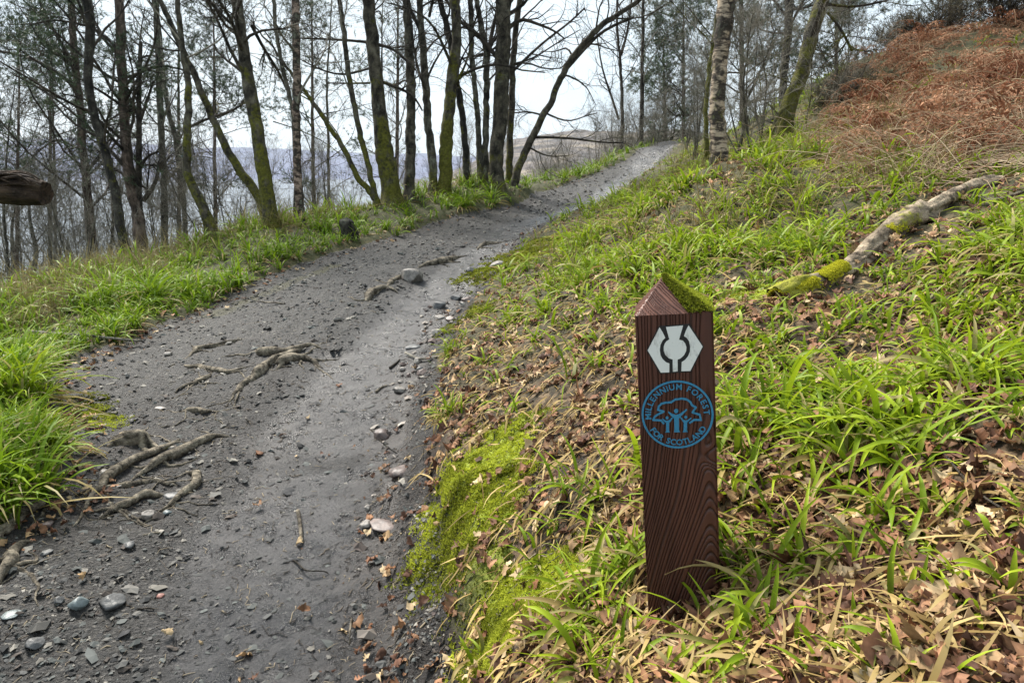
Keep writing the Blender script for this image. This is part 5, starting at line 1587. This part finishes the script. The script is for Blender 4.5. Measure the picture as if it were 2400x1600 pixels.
stick('straight bare stick lying behind the fallen log', [(2285,481),(2330,480),(2400,482)], 9, 'root', 'stick', 'stick', 3.0)
stick('dark fallen twig crossing the grass low on the right', [(2110,1010),(2170,1075),(2230,1150),(2290,1210),(2370,1245)], 6, 'twig_dark', 'twig', 'twig', 5.0)

# fallen log on the bank
lp = [(2352,398),(2284,429),(2239,451),(2204,482),(2159,513),(2114,531),(2061,554),(2016,596),(1971,630),(1913,657),(1850,690),(1815,712)]
P = np.array([hit(u, v + 14) for u, v in lp])
X = resample(P, 60)
for _ in range(160): X[1:-1] = X[1:-1] * .5 + (X[2:] + X[:-2]) * .25
t = np.linspace(0, 1, 60)
d = np.linalg.norm(X - np.array([0, 0, EYE]), axis=1)
wpx = np.interp(t, [0, .15, .35, .5, .62, .8, 1], [20, 28, 40, 46, 42, 42, 40])
rad = wpx * d / FPX / 2
X[:, 2] = H(X[:, 0], X[:, 1]) + rad * .5
for _ in range(30): X[1:-1, 2] = X[1:-1, 2] * .5 + (X[2:, 2] + X[:-2, 2]) * .25
V, Q = tube(X + np.stack([(vn(t * 14, t * 0, 3) - .5) * .02, (vn(t * 12, t * 0 + 3, 4) - .5) * .02, (vn(t * 17, t * 0, 9) - .5) * .03], -1), rad * (.8 + .4 * vn(t * 13, t * 0, 7)), 26, rough=.45, seed=88)
o_ = X[30].copy()
mo = np.repeat(np.interp(t, [0, .4, .52, .66, .72, .85, .9, 1], [.0, .1, .6, .5, .1, .3, 1.1, 1.2]), 26)
up = (V[:, 2] - np.repeat(X[:, 2], 26)) / np.repeat(rad, 26)
mo = mo * np.clip(up + .6, 0, 1)
log = empty('fallen_log', tuple(o_)); tag(log, 'rotting fallen log half covered in yellow moss on the bank behind the signpost', 'log')
lo = Acc(); lo.add(V, Q, None, np.stack([mo] * 3, -1))
for base_, (p0, p1, r0, r1) in ((0, ((2204,482),(2160,500),12,8)),):
    pass
lo.build('log_body', M['deadwood'], log, origin=o_)
# moss cushions on it
A = Acc()
for s0, s1, cnt in ((.47, .60, 1600), (.78, 1.0, 7000)):
    tt = rng.uniform(s0, s1, cnt); k = tt * 59; i = np.minimum(k.astype(int), 58); fr = (k - i)[:, None]
    c = X[i] * (1 - fr) + X[i + 1] * fr; rr = np.interp(tt, t, rad) * 1.02
    tg = nrm(X[i + 1] - X[i]); sd = nrm(np.cross(tg, np.array([0, 0, 1.])))
    a = rng.normal(0, .6, cnt)
    n_ = sd * np.sin(a)[:, None] + np.array([0, 0, 1.]) * np.cos(a)[:, None]
    p = c + n_ * rr[:, None]
    ok = fbm(p[:, 0] * 14, p[:, 1] * 14, 4, 2) > .30
    p, n_ = p[ok], n_[ok]; m_ = len(p)
    cc = lerp((.25, .24, .015), (.75, .72, .06), np.clip(rng.normal(.6, .3, m_), 0, 1))
    for q in range(4):
        dd = nrm(n_ + rng.normal(0, .6, n_.shape)); s_ = nrm(np.cross(dd, rng.normal(size=dd.shape)))
        h = rng.uniform(.005, .011, (m_, 1))
        Vv = np.stack([p - s_ * h * .35, p + s_ * h * .35, p + dd * h], 1).reshape(-1, 3)
        A.add(Vv, None, np.arange(len(Vv)).reshape(-1, 3), np.repeat(cc, 3, 0))
A.build('moss_cover', M['moss'], log, origin=o_)

# moss cap on the signpost
A = Acc()
TH = 0.068
cnt = 5200
a = rng.random(cnt); b_ = rng.random(cnt) ** .8
# front facet, right of the diagonal, and the whole right facet
xf = (-PW + 2 * PW * a) * (1 - b_) - .016 * b_
front = np.stack([xf, -PW * (1 - b_), PH + TH * b_], -1)
keepf = (xf > -.022 + .05 * (1 - b_)) & (a > .42) & (rng.random(cnt) < .95)
right = np.stack([PW * (1 - b_) - .016 * b_, (-PW + 2 * PW * a) * (1 - b_), PH + TH * b_], -1)
nf = nrm(np.array([0, -1., PW / TH])); nr_ = nrm(np.array([1., 0, PW / TH]))
for pts_, n0, kp, br_ in ((front, nf, keepf, .5), (right, nr_, a > .0, .9)):
    p = pts_[kp]; m_ = len(p)
    p = p + n0 * rng.uniform(0, .004, (m_, 1))
    cc = lerp((.05, .055, .010), (.36, .40, .035), np.clip(rng.normal(br_, .25, m_), 0, 1))
    for q in range(4):
        dd = nrm(n0 + rng.normal(0, .7, p.shape)); s_ = nrm(np.cross(dd, rng.normal(size=dd.shape))); h = rng.uniform(.003, .0065, (m_, 1))
        Vv = np.stack([p - s_ * h * .4, p + s_ * h * .4, p + dd * h], 1).reshape(-1, 3)
        A.add(Vv, None, np.arange(len(Vv)).reshape(-1, 3), np.repeat(cc, 3, 0))
mc = A.build('moss_cap', M['moss'], post)

# broken limb reaching in from the left, on its own leaning stump outside the picture
P = U(np.array([108, 70, 20, -60, -160, -300, -420, -470]), np.array([452, 446, 440, 436, 440, 470, 560, 760]), np.array([4.0, 4.0, 4.0, 4.0, 4.0, 4.05, 4.1, 4.15]))
g = float(H(P[-1, 0], P[-1, 1])); P = np.concatenate([P, [[P[-1, 0] - .05, P[-1, 1], g - .2]]])
X = resample(np.concatenate([P, np.array([.062, .078, .085, .088, .09, .10, .12, .13, .17])[:, None]], 1), 60)
bl_ = empty('broken_limb', (P[-1, 0], P[-1, 1], g)); tag(bl_, 'dark broken end of a dead limb jutting in above the verge', 'branch')
o_ = np.array([P[-1, 0], P[-1, 1], g])
A = Acc(); V, Q = tube(X[:, :3], X[:, 3], 22, rough=.28, seed=17); A.add(V, Q, None, np.zeros((len(V), 3)) + .1)
# jagged end face
e0 = V[:22]; ctr = e0.mean(0)
A.add(np.concatenate([e0, [ctr + np.array([-.02, 0, 0])]]), None, [(k, 22, (k + 1) % 22) for k in range(22)], np.zeros((23, 3)) + .1)
A.build('limb_wood', M['oldwood'], bl_, origin=o_)
A = Acc()
for k in range(26):
    u0 = rng.uniform(-60, 30); v0 = rng.uniform(404, 432)
    pts_ = U(np.array([u0 - 60, u0, u0 + rng.uniform(25, 60), u0 + rng.uniform(60, 85)]).clip(-200, 98), np.array([v0 + 14, v0 - 2, v0 - 4 + rng.uniform(-4, 5), v0 + rng.uniform(4, 26)]), np.full(4, 3.95) + rng.uniform(-.05, .06))
    Xk = resample(pts_, 10)
    V, Q = tube(Xk, np.linspace(.014, .003, 10) * rng.uniform(.6, 1.2), 5, rough=.3, seed=k); A.add(V, Q, None, np.zeros((len(V), 3)) + .05)
A.build('splintered_bark', M['oldwood'], bl_, origin=o_)

# little mossy stump in the verge
P0 = hit(815, 560); z = float(H(P0[0], P0[1]))
X = np.array([[0, 0, -.1], [0.01, 0, .05], [-.01, 0, .16], [.0, 0.01, .235], [0, 0, .25]]); X = resample(X, 14)
V, Q = tube(X, np.interp(np.linspace(0, 1, 14), [0, .5, .9, 1], [.14, .11, .09, .01]), 14, rough=.5, seed=5)
o = mesh_np('tree_stump', V, Q, None, np.zeros((len(V), 3)) + .35, M['bark_dark']); o.location = (P0[0], P0[1], z)
tag(o, 'small dark rotten stump sticking out of the verge grass', 'stump')

# woodrush tussocks one can tell apart
def tussock(label, u, v, nb, Lm, Wm, strawf, seed, spread=.07, lift=0.0, off=(0, 0), green=GREENY):
    global rng
    rng = np.random.default_rng(seed)
    P0 = hit(u, v); x0, y0 = P0[0] + off[0], P0[1] + off[1]
    z = float(H(x0, y0))
    A = Acc()
    n = 9
    xs, ys = x0 + rng.normal(0, spread, n), y0 + rng.normal(0, spread, n)
    clump_grass(A, xs, ys, nb, Lm, Wm, green, 0.03, 6, True, 30, 85, .02, (.6, 1.6))
    B = Acc()
    clump_grass(B, xs, ys, int(nb * strawf) + 2, Lm * 1.05, Wm, green, 1.1, 6, True, 10, 50, .02, (.6, 1.8))
    o = empty('woodrush_tussock', (x0, y0, z)); tag(o, label, 'tussock')
    A.build('green_blades', M['grass'], o, origin=(x0, y0, z)); B.build('dead_skirt', M['straw'], o, origin=(x0, y0, z))
tussock('big tussock with a skirt of dead blades at the left edge of the path', 55, 1040, 30, .34, .013, .8, 801, .10)
tussock('green tussock standing above the skirted one at the left edge', 50, 950, 34, .30, .013, .15, 802, .12)
tussock('dark tussock hanging over the path under the thickest oak', 1100, 475, 34, .55, .014, .3, 803, .32, green=GREEN)
tussock('tussock with dead skirt perched on the bank edge beside the moss', 1048, 1010, 9, .20, .008, 1.2, 804, .02)
tussock('tussock hanging over the bank edge beside the row of stones', 1062, 850, 10, .22, .009, .6, 805, .03)
tussock('lush tussock at the edge of the verge above the grey fallen branch', 330, 735, 34, .36, .013, .2, 806, .2, green=GREEN)
rng = np.random.default_rng(5)

# ------------------------------------------------------------------ haze over the loch
bm = bmesh.new(); bmesh.ops.create_cube(bm, size=1.0)
me = bpy.data.meshes.new('haze'); bm.to_mesh(me); bm.free()
hz = bpy.data.objects.new('haze', me); col.objects.link(hz)
hz.scale = (10400, 5200, 300); hz.location = (0, 2000, -42 + 150)
tag(hz, 'thin pale air over the loch and hills', kind='stuff')
m = bpy.data.materials.new('haze_air'); m.use_nodes = True
nt = m.node_tree; nt.nodes.clear()
pv = nt.nodes.new('ShaderNodeVolumePrincipled'); ou = nt.nodes.new('ShaderNodeOutputMaterial')
pv.inputs['Color'].default_value = (0.86, 0.92, 1.0, 1)
pv.inputs['Density'].default_value = 0.00015
pv.inputs['Anisotropy'].default_value = 0.2
nt.links.new(pv.outputs[0], ou.inputs['Volume'])
me.materials.append(m)
